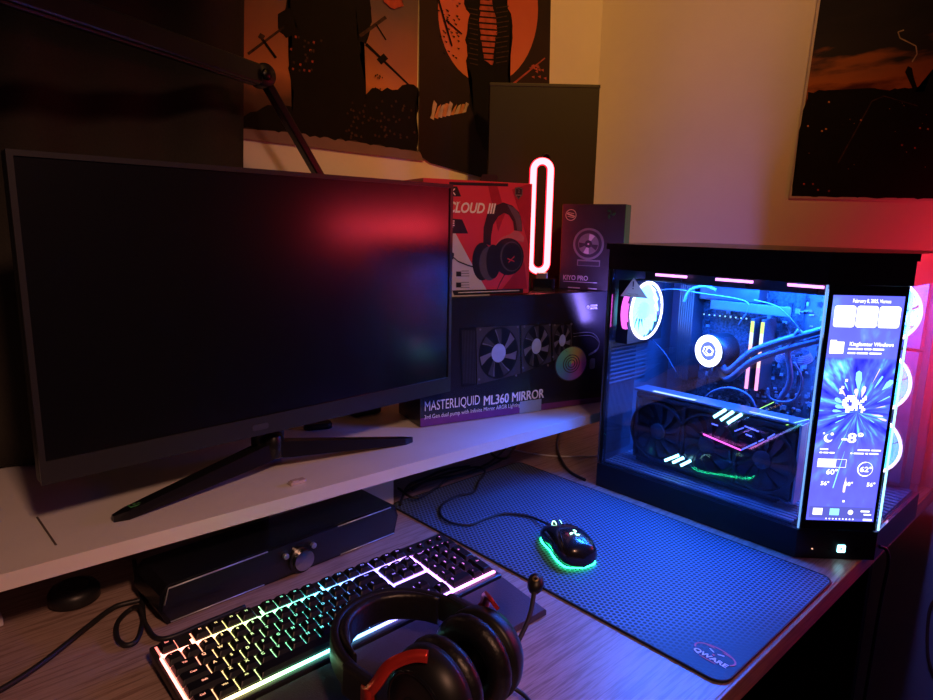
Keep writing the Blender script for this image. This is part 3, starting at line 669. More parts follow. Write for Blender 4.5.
b.prism(circ(R_ * .24, 24, *c_), e, e + .0006, 1, FB); b.prism(circ(R_ * .06, 12, *c_), e, e + .0007, 2, FB)
c_ = kp(588.5, 263); b.prism(rrect(abs(kp(600, 263)[0] - kp(577, 263)[0]), .013, .001, 2, *c_), e, e + .0002, 0, FB); b.prism(rrect(abs(kp(599, 263)[0] - kp(578, 263)[0]), .0085, .001, 2, c_[0], c_[1] - .001), e, e + .0003, 1, FB)
b.build('lens_artwork', [M_lens1, M_lens2, M_lens3], kbx)
tx = MB(); FT = FB @ Matrix.Translation((0, 0, .001))
fit_text(tx, 'KIYO PRO', FT, kp(563, 277.5)[0], kp(587.5, 277.5)[0], kp(575, 278)[1], .0098, 0, .015)
tx.box((kp(580, 282)[0], -.001, kp(580, 282)[1]), (kp(597, 282)[0] - kp(563, 282)[0], .0003, .0011))
for u0, u1 in ((568, 580), (588, 597)): tx.box((kp((u0 + u1) / 2, 288)[0], -.001, kp(580, 288)[1]), (kp(u1, 288)[0] - kp(u0, 288)[0], .0003, .0024))
tx.build('printed_lettering', mat('dim_white_lettering', (0.45, 0.38, 0.42), 0.45), kbx)
b = MB(); c_ = kp(571, 215); b.ring(circ(.0115, 28, *c_), circ(.0102, 28, *c_), e, e + .0003, 0, FB); b.box((c_[0], -.0007, c_[1]), (.018, .0003, .0025), R=(0, .35, 0)); b.box((c_[0], -.0007, c_[1] + .004), (.014, .0003, .0012), R=(0, .2, 0)); b.box((c_[0], -.0007, c_[1] - .004), (.014, .0003, .0012), R=(0, .2, 0))
b.build('round_seal', mat('bronze_seal_print', (0.42, 0.40, 0.26), 0.4), kbx)
def snake_mark(mb, M, s, m=0):
    # three curling strokes around a centre, a plain trefoil mark
    for k in range(3):
        a = PI / 2 + 2 * PI * k / 3
        pts = []
        for t, r, w in ((-.1, .10, .16), (.15, .42, .17), (.55, .66, .13), (.95, .78, .07), (1.25, .98, .01)):
            pts.append((r, a + t * .55, w))
        L_ = [((r + w) * s * math.cos(t - .1), (r + w) * s * math.sin(t - .1)) for r, t, w in pts]; R__ = [((r - w) * s * math.cos(t + .28), (r - w) * s * math.sin(t + .28)) for r, t, w in pts]
        for i in range(len(L_) - 1):
            mb.prism([L_[i], L_[i + 1], R__[i + 1], R__[i]], 0, s * .03, m, M)
        c2 = (math.cos(a + .75) * .62 * s, math.sin(a + .75) * .62 * s)
        mb.prism([(c2[0] + x * s * .2, c2[1] + y * s * .09) for x, y in ((-1, -1), (1, 0), (-.4, 1))], 0, s * .03, m, M)
b = MB(); snake_mark(b, FT @ Matrix.Translation((*kp(611, 214), 0)), .010); b.build('brand_mark', mat('dark_green_mark', (0.02, 0.10, 0.03), 0.4), kbx)

# ------------------------------------------------------------------ tall black box in the corner
M_tall = mat('matt_black_carton', (0.009, 0.0065, 0.006), 0.6, scale=6)
ta = YAW - PI / 2 + 0.01
tdv = Vector((math.cos(ta), math.sin(ta), 0)); tn = Vector((-tdv.y, tdv.x, 0))
TP = Vector((1.092, 0.993, 0))
tl_, tr_ = on_plane(490, 84, TP, tn), on_plane(600, 86, TP, tn)
TW = (tr_ - tl_).dot(tdv); TH = (tl_.z + tr_.z) / 2 - ZS
tall = thing('tall_carton', 'tall plain matt black box standing behind the neon lamp in the corner', 'box', (tl_.x, tl_.y, ZS), ta)
carton(tall, TW, 0.055, TH, [M_tall])
b = MB(); b.box2((-.001, -.001, TH - .004), (TW + .001, 0.056, TH + .003), .001); b.build('lid', mat('black_carton_lid', (0.02, 0.016, 0.016), .5), tall)
b = MB(); hk = on_plane(546, 158, TP, tn) - tl_; b.lathe([(.0085 + .0022 * math.cos(t), .0022 * math.sin(t)) for t in [2 * PI * k / 8 for k in range(9)]], 24, M=frame((hk.dot(tdv), -.0032, hk.z + tl_.z - ZS), (1, 0, 0), (0, 0, 1)))
b.build('pull_ring', M_rubber, tall)
# ================================================================== PC TOWER
PX0, PX1, PYB, PYF = 1.0, 1.314, 0.704, 0.250
CH0 = (1.0, 0.334); CH1 = (1.085, 0.250); PZ = 0.4625
pc = thing('computer_tower', 'large black computer tower with glass sides, glowing blue interior and portrait screen', 'computer', (1.15, 0.48, 0.0))
foot_ = [(PX0, PYB), CH0, CH1, (PX1, PYF), (PX1, PYB)]
def inset(pts, d):
    n = len(pts); out = []
    for i in range(n):
        p = Vector(pts[i]); a = (p - Vector(pts[i - 1])).normalized(); b = (Vector(pts[(i + 1) % n]) - p).normalized()
        na = Vector((-a.y, a.x)); nb = Vector((-b.y, b.x)); bis = (na + nb).normalized(); out.append(tuple(p + bis * d / max(.2, bis.dot(na))))
    return out
M_case = mat('satin_black_case', (0.014, 0.013, 0.016), 0.28, 0.2, var=0.05)
M_caseb = mat('satin_black_base', (0.010, 0.010, 0.011), 0.4)
M_in = mat('inner_dark_blue_grey_steel', (0.10, 0.11, 0.14), 0.5, 0.3, scale=12)
M_pcb = mat('dark_circuit_board', (0.04, 0.05, 0.065), 0.4, scale=260, var=0.9)
M_sink = mat('grey_heatsink_metal', (0.09, 0.10, 0.12), 0.35, 0.7)
M_gpu = mat('graphite_card_shroud', (0.030, 0.032, 0.04), 0.35, 0.2)
M_gpu2 = mat('grey_backplate', (0.13, 0.14, 0.18), 0.35, 0.4)
M_glass = glass('clear_side_glass', (0.93, 0.95, 1.0), 0.10)
M_cyan = glow('cyan_white_led', (0.30, 0.85, 1.0), 7.0)
M_white_led = glow('white_violet_led', (0.78, 0.72, 1.0), 6.0)
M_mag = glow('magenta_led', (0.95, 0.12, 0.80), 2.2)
M_pinkl = glow('pink_led_bar', (1.0, 0.10, 0.75), 3.0)
M_blue_led = glow('deep_blue_led', (0.08, 0.12, 1.0), 3.0)
M_blade = mat('cyan_lit_fan_blades', (0.10, 0.45, 0.62), 0.35, em=(0.05, 0.60, 0.85), es=1.1)
M_bladed = mat('smoked_fan_blades', (0.03, 0.035, 0.045), 0.25, coat=.3)
W_ = 'world'
# base skirt with shallow taper, top cover, rear and right sheet, frame rails
b = MB(); b.prism([tuple(p) for p in foot_], 0.0005, 0.046); b.prism(inset(foot_, 0.012), 0.046, 0.0475); b.build('base', M_caseb, pc, W_)
b = MB(); b.prism(inset(foot_, -0.004), 0.452, PZ)
b.prism(foot_, 0.417, 0.452)
b.build('top_cover', [M_case, M_blackm], pc, W_)
b = MB(); b.box2((PX1 - .002, PYF + .015, .0475), (PX1, PYB, .417)); b.build('right_panel', M_in, pc, W_)
b = MB(); b.box2((PX0, PYB - .002, .0475), (PX1 - .0025, PYB, .417)); 
for k in range(24): b.box2((1.005 + k * .0042, PYB - .0035, .06), (1.0065 + k * .0042, PYB - .0021, .27))
for k in range(14): b.box2((1.005, PYB - .006, .20 + k * .0082), (1.14, PYB - .0036, .2028 + k * .0082))
b.build('rear_panel', M_in, pc, W_)
b = MB(); b.box2((PX0, PYB - .010, .0475), (PX0 + .010, PYB - .0065, .417)); b.build('rear_pillar', M_case, pc, W_)
b = MB(); b.box2((1.212, 0.335, .0475), (1.216, PYB - .012, .4165)); b.box2((1.2095, .345, .07), (1.2119, .43, .40), m=1)
for k in range(7): b.box((1.2090, .385 + (k % 2) * .02, .10 + k * .043), (.002, .012, .022), .0008, 1)
b.build('motherboard_tray', [mat('grey_steel_tray', (0.08, 0.09, 0.12), 0.5, 0.2, scale=9), M_in], pc, W_)
# glass
b = MB(); b.box2((PX0, 0.339, .047), (PX0 + .0035, PYB - .0105, .4168)); g1 = b.build('side_glass', M_glass, pc, W_)
b = MB(); b.box2((CH1[0] + .004, PYF, .047), (PX1 - .004, PYF + .0035, .4168)); b.build('front_glass', glass('violet_tinted_front_glass', (0.86, 0.80, 1.0), 0.12, 0.05), pc, W_)
# ventilated floor
b = MB(); b.box2((1.005, 0.345, .0478), (1.211, PYB - .012, .0508), m=1)
for k in range(15): b.box2((1.008 + k * .0105, 0.345, .051), (1.013 + k * .0105, PYB - .013, .0545), .0006)
b.build('floor_grille', [mat('pale_steel_slats', (.34, .36, .40), .35, .5), M_black], pc, W_)
b = MB(); b.box2((1.09, .256, .0478), (1.30, .333, .0495), m=1)
for k in range(14): b.box2((1.095 + k * .0150, .258, .0497), (1.1045 + k * .0150, .331, .053), .0006)
b.build('front_grille', [M_in, M_black], pc, W_)
# corner screen column
cd = Vector((CH1[0] - CH0[0], CH1[1] - CH0[1], 0)).normalized(); cn = Vector((cd.y, -cd.x, 0))       # outward
c0v = Vector((CH0[0], CH0[1], 0)); CWD = (Vector((*CH1, 0)) - c0v).length
FC = frame(c0v, cd, (0, 0, 1))
b = MB(); b.box2((0.004, .0478, -0.012), (CWD - .004, 0.4168, -.0005), .0006, M=FC); b.build('screen_column', M_blackg, pc, W_)
def lc(u, v):
    p = on_plane(u, v, c0v, cn) - c0v; return (p.dot(cd), p.z)
q = [lc(807.8, 519.5), lc(874.3, 521.8), lc(903.8, 297), lc(832, 294.5)]
lx0 = (q[0][0] + q[3][0]) / 2; lx1 = (q[1][0] + q[2][0]) / 2; lz0 = (q[0][1] + q[1][1]) / 2; lz1 = (q[2][1] + q[3][1]) / 2
print('LCD', q, CWD)
def lcd_mat():
    m, nt, out = nodes_of('portrait_screen_wallpaper')
    e = N(nt, 'ShaderNodeEmission'); tc = N(nt, 'ShaderNodeTexCoord'); mp = N(nt, 'ShaderNodeMapping')
    # object space is the display plane: x right, y up, origin at the burst centre
    L(nt, tc.outputs['Object'], mp.inputs['Vector'])
    sp = N(nt, 'ShaderNodeSeparateXYZ'); L(nt, mp.outputs[0], sp.inputs[0])
    at = N(nt, 'ShaderNodeMath', operation='ARCTAN2'); L(nt, sp.outputs[1], at.inputs[0]); L(nt, sp.outputs[0], at.inputs[1])
    ln = N(nt, 'ShaderNodeVectorMath', operation='LENGTH'); L(nt, mp.outputs[0], ln.inputs[0])
    cb_ = N(nt, 'ShaderNodeCombineXYZ'); am = N(nt, 'ShaderNodeMath', operation='MULTIPLY'); am.inputs[1].default_value = 3.4
    lm = N(nt, 'ShaderNodeMath', operation='MULTIPLY'); lm.inputs[1].default_value = 16
    L(nt, at.outputs[0], am.inputs[0]); L(nt, ln.outputs['Value'], lm.inputs[0]); L(nt, am.outputs[0], cb_.inputs[0]); L(nt, lm.outputs[0], cb_.inputs[1])
    nz = N(nt, 'ShaderNodeTexNoise'); nz.inputs['Scale'].default_value = 1.3; nz.inputs['Detail'].default_value = 3; L(nt, cb_.outputs[0], nz.inputs['Vector'])
    cr = N(nt, 'ShaderNodeValToRGB'); ramp_set(cr, [(0.30, (0.01, 0.010, 0.30)), (0.42, (0.03, 0.035, 0.80)), (0.56, (0.06, 0.10, 1.0)), (0.66, (0.10, 0.45, 1.0)), (0.74, (0.45, 0.9, 1.0))])
    L(nt, nz.outputs['Fac'], cr.inputs['Fac'])
    # lower panel is a flatter indigo with faint streaks
    mr = N(nt, 'ShaderNodeMapRange'); mr.inputs['From Min'].default_value = -0.03; mr.inputs['From Max'].default_value = -0.055; L(nt, sp.outputs[1], mr.inputs['Value'])
    mx = N(nt, 'ShaderNodeMixRGB'); mx.inputs[2].default_value = (0.085, 0.085, 0.62, 1)
    mm = N(nt, 'ShaderNodeMath', operation='MULTIPLY'); mm.inputs[1].default_value = 0.82; L(nt, mr.outputs[0], mm.inputs[0]); L(nt, mm.outputs[0], mx.inputs[0]); L(nt, cr.outputs[0], mx.inputs[1])
    mr2 = N(nt, 'ShaderNodeMapRange'); mr2.inputs['From Min'].default_value = 0.078; mr2.inputs['From Max'].default_value = 0.081; L(nt, sp.outputs[1], mr2.inputs['Value'])
    mx2 = N(nt, 'ShaderNodeMixRGB'); mx2.inputs[2].default_value = (0.09, 0.10, 0.60, 1); m2 = N(nt, 'ShaderNodeMath', operation='MULTIPLY'); m2.inputs[1].default_value = .85
    L(nt, mr2.outputs[0], m2.inputs[0]); L(nt, m2.outputs[0], mx2.inputs[0]); L(nt, mx.outputs[0], mx2.inputs[1])
    L(nt, mx2.outputs[0], e.inputs[0]); e.inputs[1].default_value = 2.3; L(nt, e.outputs[0], out.inputs[0]); return m
bc = lc(857, 412)
scr = MB(); scr.prism([(lx0 - bc[0], lz0 - bc[1]), (lx1 - bc[0], lz0 - bc[1]), (lx1 - bc[0], lz1 - bc[1]), (lx0 - bc[0], lz1 - bc[1])], -.0004, .0004)
so = scr.build('portrait_display', lcd_mat(), pc)
so.matrix_basis = WM[pc.name].inverted() @ FC @ Matrix.Translation((bc[0], bc[1], 0.0))
WM[so.name] = FC @ Matrix.Translation((bc[0], bc[1], 0.0))
FL = FC @ Matrix.Translation((0, 0, 0.0008))
M_ui = glow('screen_white', (1.0, 1.0, 1.0), 2.2); M_ui2 = glow('screen_light_cyan', (0.30, 0.85, 1.0), 1.6); M_ui3 = glow('screen_pink', (0.85, 0.65, 1.0), 1.7); M_uid = glow('screen_indigo_text', (0.05, 0.06, 0.6), 1.0)
M_uic = glow('screen_card', (0.14, 0.15, 0.75), 1.0)
ui = MB(); U = lc
UIM = lambda: [M_ui, M_ui2, M_uid, M_ui3, M_uic]
def uiflush(n):
    global ui
    ui.build(n, UIM(), so, 'world'); ui = MB()
sxu = lambda f: lx0 + (lx1 - lx0) * f
szu = lambda v: lz0 + (lz1 - lz0) * (521 - v) / (521 - 296)
def urect(f0, f1, v0, v1, m=0, r=0.0, z=0.0):
    x0, x1, z0, z1 = sxu(f0), sxu(f1), szu(v1), szu(v0)
    ui.prism(rrect(x1 - x0, z1 - z0, min(r, (x1 - x0) / 2.01, (z1 - z0) / 2.01), 5, (x0 + x1) / 2, (z0 + z1) / 2), z, z + .0001, m, FL)
def utext(t, f0, f1, v, h, m=0, bold=.014):
    h *= 1.35
    fit_text(ui, t, FL @ Matrix.Translation((0, 0, .0006)), sxu(f0), sxu(f1), szu(v), h, m, bold)
utext('February 8, 2025, Viernes', .27, .80, 301, .0038)
for k in range(3): urect(.035 + k * .315, .335 + k * .315, 305.5, 326, 0, .004)
uiflush('clock_widget')
urect(.03, .23, 340, 351.5, 0, .001); urect(.03, .12, 338.5, 341, 0, .0006)
utext('Kingfomter Windows', .30, .92, 342, .0042); [urect(f0, f1, v - .7, v + .9, 0, .0005, .0004) for f0, f1, v in ((.29, .50, 346.5), (.52, .62, 346.5), (.64, .80, 346.5), (.29, .40, 350.5), (.42, .58, 350.5), (.60, .77, 350.5))]
uiflush('media_widget')
# burst streaks
def streak(a0, r0, r1, w, m):
    c, s = math.cos(a0), math.sin(a0); P = lambda r, o: (bc[0] + c * r - s * o, bc[1] + s * r + c * o)
    pts = [P(r0, 0), P(r0 + (r1 - r0) * .6, -w / 2), P(r1 - w * .3, -w * .42), P(r1, 0), P(r1 - w * .3, w * .42), P(r0 + (r1 - r0) * .6, w / 2)]
    if all(lx0 < p[0] < lx1 and lz0 < p[1] < lz1 for p in pts): ui.prism(pts, .0001, .0002, m, FL)
for a0, r0, r1, w, m in ((95, .03, .062, .009, 1), (100, .022, .036, .006, 3), (82, .022, .04, .006, 3), (48, .045, .066, .008, 1), (62, .04, .062, .003, 1), (30, .03, .05, .0015, 1), (150, .025, .04, .006, 1), (165, .02, .034, .005, 1), (130, .03, .046, .004, 3), (118, .035, .05, .0015, 1), (15, .025, .04, .0012, 3),
                        (70, .045, .07, .0012, 3), (195, .015, .03, .002, 1), (-8, .02, .038, .0025, 3), (-15, .03, .045, .003, 3), (-92, .10, .125, .004, 3), (-100, .06, .12, .0016, 1), (178, .022, .036, .004, 1), (210, .02, .034, .0012, 1), (-30, .02, .03, .001, 1), (-110, .03, .06, .001, 1)):
    streak(math.radians(a0), r0, r1, w, m)
uiflush('wallpaper_streaks')
# pixel block lettering
blk = ["..####.....#", ".######...##", "###.####.##.", "##...####...", "###..###.#..", ".#######.##.", "..####.#..##", "..##......#."]
for r, row in enumerate(blk):
    for c, ch in enumerate(row):
        if ch == '#': urect(.31 + c * .028, .31 + c * .028 + .030, 392 + r * 2.1, 394.3 + r * 2.1, 0, 0, .0004)
for f, v in ((.27, 383), (.31, 376), (.25, 388)): urect(f, f + .035, v, v + 2.6, 0, 0, .0004)
uiflush('pixel_lettering')
# weather block
cm = (sxu(.17), szu(435.5)); ang = [math.radians(t) for t in range(100, 330, 12)]
R1 = .0062; ui.prism([(cm[0] + R1 * math.cos(t), cm[1] + R1 * math.sin(t)) for t in ang] + [(cm[0] + .0022 + R1 * .8 * math.cos(t), cm[1] + .002 + R1 * .8 * math.sin(t)) for t in ang[::-1]], .0004, .0005, 0, FL)
for f, v, r in ((.22, 431, .0022), (.10, 430.5, .0014)): ui.prism(circ(r, 12, sxu(f), szu(v)), .0004, .0005, 0, FL)
utext('-8°', .36, .66, 435, .0105, 0, .022)
[urect(f0, f1, v - .6, v + .8, 0, .0005, .0004) for f0, f1, v in ((.07, .19, 446.5), (.07, .11, 450), (.125, .20, 450), (.215, .29, 450), (.62, .80, 446.5), (.82, .96, 446.5), (.52, .55, 450), (.57, .72, 450), (.74, .78, 450), (.80, .93, 450))]
uiflush('weather_widget')
x0, x1, z0, z1 = sxu(.06), sxu(.48), szu(465), szu(456.5); ui.ring([(x0, z0), (x1, z0), (x1, z1), (x0, z1)], [(x0 + .0005, z0 + .0005), (x1 - .0005, z0 + .0005), (x1 - .0005, z1 - .0005), (x0 + .0005, z1 - .0005)], .0004, .0005, 0, FL)
urect(.06, .33, 456.5, 465, 0, 0, .0003)
utext('60°', .20, .36, 470, .0058, 0, .02); cc = (sxu(.77), szu(466))
A0 = [math.radians(t) for t in range(90, 300, 8)]
ui.prism([(cc[0] + .0115 * math.cos(t), cc[1] + .0115 * math.sin(t)) for t in A0] + [(cc[0] + .0100 * math.cos(t), cc[1] + .0100 * math.sin(t)) for t in A0[::-1]], .0004, .0005, 0, FL)
ui.ring(circ(.0112, 32, *cc), circ(.0106, 32, *cc), .0003, .0004, 0, FL)
utext('62°', .69, .86, 466.5, .0058, 0, .02)
utext('56°', .14, .26, 482, .0044, 0, .02); utext('50°', .49, .61, 482, .0044, 0, .02); utext('56°', .82, .94, 482, .0044, 0, .02)
uiflush('temperature_widget')
urect(.02, .97, 506, 518.5, 4, .002, .0002)
for f0, f1, r in ((.08, .22, .0005), (.33, .47, .0005), (.80, .98, .0)):
    if r: urect(f0, f1, 508, 515, 0 if f0 < .3 else 1, r, .0004)
ui.prism(circ(.0038, 20, sxu(.64), szu(511.5)), .0004, .0005, 0, FL)
urect(.79, .92, 509.3, 510.9, 0, .0004, .0004); urect(.84, .95, 512.8, 514.2, 0, .0004, .0004)
for k in range(9): urect(.28 + k * .05, .30 + k * .05, 518.2, 519.5, 0, 0, .0004)
urect(.50, .53, 499, 501, 0, 0, .0004); urect(.84, .97, 518, 520, 0, 0, .0004)
uiflush('taskbar')
# glass edge strips beside the column with caught light put in as emission
b = MB(); b.box2((-.0008, .049, -.001), (.0014, .4165, .0012), M=FC); b.build('glass_edge_glow', mat('cyan_edge_glow', (.1, .2, .3), .2, em=(.22, .50, 1.0), es=.9), pc, W_)
b = MB(); b.box2((CWD - .0014, .049, -.001), (CWD + .0008, .410, .0012), M=FC); b.build('glass_edge_glow', mat('bright_cyan_edge_glow', (.1, .3, .4), .2, em=(.35, .85, 1.0), es=2.2), pc, W_)
# front controls in the base
bp_ = lc(841, 548.5); b = MB(); b.ring(rrect(.0118, .0118, .0015, 3, *bp_), rrect(.0042, .0042, .0008, 3, *bp_), .0002, .0014, 0, FC); b.prism(rrect(.0042, .0042, .0008, 3, *bp_), .0002, .0008, 1, FC)
b.build('power_button', [M_cyan, M_blue_led], pc, W_)
bp2 = lc(812, 548.5); b = MB(); b.prism(circ(.0012, 12, *bp2), .0002, .0012, 0, FC); b.build('status_light', glow('amber_led', (1, .5, .3), 1.2), pc, W_)
b = MB(); [b.prism(rrect(.004, .0105, .001, 2, bp_[0] + dx, bp_[1] - .001), .0002, .0008, 0, FC) for dx in (.022,)]; b.build('front_port', M_blackm, pc, W_)
for dx in (.033, -.018):
    b = MB(); b.prism(circ(.0022, 16, bp_[0] + dx, bp_[1] - .001), .0002, .0008, 0, FC); b.build('front_port', M_blackm, pc, W_)
# warning sticker on the glass (thin paper, light passes through it)
M_stk, nt_, out_n = nodes_of('cream_paper_sticker')
d1 = N(nt_, 'ShaderNodeBsdfDiffuse'); d1.inputs[0].default_value = (.8, .8, .72, 1); d2 = N(nt_, 'ShaderNodeBsdfTranslucent'); d2.inputs[0].default_value = (.85, .85, .78, 1)
mx_ = N(nt_, 'ShaderNodeMixShader'); mx_.inputs[0].default_value = .8; L(nt_, d1.outputs[0], mx_.inputs[1]); L(nt_, d2.outputs[0], mx_.inputs[2]); L(nt_, mx_.outputs[0], out_n.inputs[0])
w0, w1, w2 = ox(634, 277.5, PX0), ox(620.5, 296, PX0), ox(648, 298.5, PX0); FW = frame((PX0 - .0004, 0, 0), (0, -1, 0), (0, 0, 1))
loc2 = lambda p: (-p.y, p.z)
b = MB(); b.prism([loc2(w1), loc2(w2), loc2(w0)], 0, .0002, 0, FW); cx_ = (-w0.y, 0)
b.box((-w0.y, w0.z - .0115, .0004), (.0022, .0095, .0002), m=1, M=FW); b.box((-w0.y, w0.z - .0195, .0004), (.0022, .0022, .0002), m=1, M=FW)
FX = FW @ Matrix.Translation((0, 0, .0005))
fit_text(b, 'Tempered Glass', FX, -w0.y - .011, -w0.y + .011, w1.z + .0058, .0024, 2, .01); fit_text(b, 'Handle with care', FX, -w0.y - .013, -w0.y + .013, w1.z + .0026, .0022, 2, .01)
b.build('warning_sticker', [M_stk, M_black, M_greyp], pc, W_)
# ---------------- fans
def fan(c, x, y, R, mr, mb_, ms, led=True, name='case_fan', blades=7, nb=0.55):
    F = frame(c, x, y); T = .025
    b = MB(); H_ = R + .002; an = [2 * PI * k / 48 for k in range(48)]; sq_ = [(H_ * math.cos(t) / max(abs(math.cos(t)), abs(math.sin(t))), H_ * math.sin(t) / max(abs(math.cos(t)), abs(math.sin(t)))) for t in an]; ci = [(R * .97 * math.cos(t), R * .97 * math.sin(t)) for t in an]
    b.ring(sq_, ci, -T, 0, 0, F); fo = b.build(name, ms, pc, W_)
    b = MB(); b.cyl(R * .30, -T * .8, -.002, 24, M=F, bev=.002)
    for k in range(blades):
        a = 2 * PI * k / blades; vs = []
        for i in range(5):
            r = R * (.28 + .66 * i / 4); a2 = a + .35 * (i / 4) ** 1.2
            for j in range(4):
                t = j / 3; vs.append((r * math.cos(a2 + t * .72), r * math.sin(a2 + t * .72), -.006 - T * .30 * t))
        fs = [[i * 4 + j, i * 4 + j + 1, (i + 1) * 4 + j + 1, (i + 1) * 4 + j] for i in range(4) for j in range(3)]
        b.add(vs, fs, 1, True, F)
    b.build('fan_rotor', [mb_[0], mb_[1]], fo, W_)
    if led:
        b = MB(); b.ring(circ(R * .985, 40), circ(R * .90, 40), .0004, .0018, 0, F); b.build('light_ring', mr, fo, W_)
    return fo
M_hubc = mat('bright_cyan_hub', (.1, .5, .6), .3, em=(.20, .95, 1.0), es=3.2)
M_bladec = mat('white_cyan_lit_blades', (.2, .6, .7), .3, em=(.30, .85, 1.0), es=2.6)
rf = Vector((1.085, PYB - .030, .338))
FR = frame((1.082, PYB - .033, .338), (1, 0, 0), (0, 0, 1))   # faces -Y, towards the window side
fan((1.082, PYB - .033, .338), (1, 0, 0), (0, 0, 1), .056, M_white_led, (M_hubc, M_bladec), M_black, name='rear_fan', blades=15)
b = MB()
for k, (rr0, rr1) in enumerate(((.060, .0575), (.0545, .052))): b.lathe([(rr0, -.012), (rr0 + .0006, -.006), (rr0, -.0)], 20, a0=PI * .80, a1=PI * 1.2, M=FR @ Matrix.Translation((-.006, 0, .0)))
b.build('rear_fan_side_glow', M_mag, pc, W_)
for zc_ in (.360, .238, .124):
    fan((1.276, .331, zc_), (0, -1, 0), (0, 0, 1), .056, M_white_led, (M_hubc, mat('cyan_lit_side_blades', (.1, .5, .6), .3, em=(.04, .50, .80), es=2.6)), M_in, name='side_fan', blades=8)
# top radiator with fans and light bars
b = MB(); b.box2((1.06, .345, .396), (1.19, .665, .4165), .002)
b.build('top_radiator', M_black, pc, W_)
for y0, y1 in ((ox(656, 274, 1.05).y, ox(687, 277, 1.05).y), (ox(716, 279, 1.05).y, ox(753, 283, 1.05).y), (ox(788, 284, 1.05).y, ox(824, 289, 1.05).y)):
    b = MB(); zt = ox(720, 279.5, 1.05).z; b.box2((1.048, y0, zt - .0022), (1.0505, y1, zt + .0022), 0, 0); b.box2((1.0506, y0 - .012, zt - .010), (1.0598, y1 + .012, zt + .008), .001, 1)
    b.build('radiator_fan', [glow('pink_white_led_bar', (1.0, .30, .95), 3.2), M_black], pc, W_)
# motherboard
mb0, mb1 = .375, .655
b = MB(); b.box2((1.2065, mb0 + .06, .145), (1.2085, mb1, .395)); b.build('motherboard', M_pcb, pc, W_)
b = MB(); b.box2((1.165, .620, .20), (1.206, .650, .385), .004); b.box2((1.17, .50, .36), (1.206, .615, .388), .004)
for k in range(7): b.box2((1.163, .620 + k * .0045, .20), (1.1665, .6225 + k * .0045, .385))
b.build('heatsink', M_sink, pc, W_)
b = MB()
random.seed(11)
for k in range(320):
    y = random.uniform(.40, .61); z = random.uniform(.15, .375); s1, s2_, s3 = random.uniform(.002, .008), random.uniform(.002, .009), random.uniform(.001, .006)
    if .53 < y < .60 and .24 < z < .32: continue
    b.box((1.206 - s3 / 2, y, z), (s3, s1, s2_), 0, random.choice((0, 0, 1, 2)))
for k in range(9): b.cyl(.0028, 0, .007, 10, M=frame((1.206, .545 - k * .009, .345), (0, 1, 0), (0, 0, 1)) @ Matrix.Rotation(PI, 4, 'X'), m=2, bev=.0005)
b.build('board_components', [mat('dark_chip', (.03, .03, .035), .3), mat('connector_grey', (.2, .2, .22), .4), mat('pale_solder_metal', (.5, .55, .6), .3, .6)], pc, W_)
pd = MB(); PXx = 1.10
pv = []
for k in range(9):
    p = ox(704 + k * 5.3, 314.2 + k * .55, 1.16); pd.box((1.16, p.y, p.z), (.001, .0022, .0022))
pd.build('indicator_lights', glow('pale_blue_indicator', (.35, .7, 1), 2.2), pc, W_)
b = MB(); b.box2((1.1605, .44, .345), (1.1645, .585, .362), .001); b.build('board_cover', M_in, pc, W_)
# pump head
pp = ox(708.5, 351, 1.13); FP = frame(pp, (0, -1, 0), (0, 0, 1))
FPt = FP @ Matrix.Rotation(math.radians(-12), 4, 'Y')
b = MB(); b.cyl(.031, -.05, -.0005, 40, M=FPt, bev=.003); b.build('pump_head', M_black, pc, W_)
pumpo = bpy.data.objects['pump_head']
b = MB(); b.ring(circ(.0295, 44), circ(.0175, 44), 0, .0012, 0, FPt); b.build('light_ring', glow('white_pump_ring', (.85, .85, 1.0), 6), pumpo, W_)
b = MB(); b.prism(circ(.0175, 36), 0, .0008, 0, FPt); h6 = circ(.0125, 6, 0, 0, 1, .8, .3); b.ring(h6, circ(.0105, 6, 0, 0, 1, .8, .3), .001, .0014, 1, FPt); b.ring(circ(.0085, 6, .003, 0, 1, .8, .3), circ(.0068, 6, .003, 0, 1, .8, .3), .001, .0015, 1, FPt); b.build('pump_logo', [M_blue_led, M_white_led], pumpo, W_)
# coolant tubes
M_tube = mat('blue_grey_braided_tube', (.10, .13, .19), .45, scale=400, bump=.4)
for off in (0, 1):
    pts = [pp + Vector((.03, -.01, -.02 - off * .012)), ox(728, 371 + off * 8, 1.135), ox(752, 352 + off * 9, 1.13), ox(785, 340 + off * 9, 1.13), ox(818, 331 + off * 9, 1.135), ox(842, 322 + off * 9, 1.15), Vector((1.19, .315, .40))]
    b = MB(); b.tube(smooth_path(pts, 8), .0062, 12); b.build('coolant_tube', M_tube, pc, W_)
# memory sticks
for u0, u1 in ((751, 746.5), (760.5, 757)):
    a = ox(u0, 321 if u0 < 755 else 322, 1.15); c = ox(u1, 389 if u0 < 755 else 391, 1.15); yy = (a.y + c.y) / 2
    b = MB(); b.box2((1.1545, yy - .0035, c.z), (1.206, yy + .0035, a.z + .004), .001, 0); mo = b.build('memory_stick', M_sink, pc, W_)
    b = MB(); n_ = 6
    for k in range(n_):
        z0 = c.z + (a.z - c.z) * k / n_; z1 = c.z + (a.z - c.z) * (k + 1) / n_ - .0004
        b.box2((1.151, yy - .0024, z0), (1.1544, yy + .0024, z1), 0, [3, 3, 2, 2, 1, 0][k])
    b.build('light_bar', [glow('ram_yellow', (.70, 1.0, .22), 2), glow('ram_white', (.75, .95, .8), 2), glow('ram_peach', (1.0, .55, .55), 2), glow('ram_pink', (1.0, .32, .65), 2.2)], mo, W_)
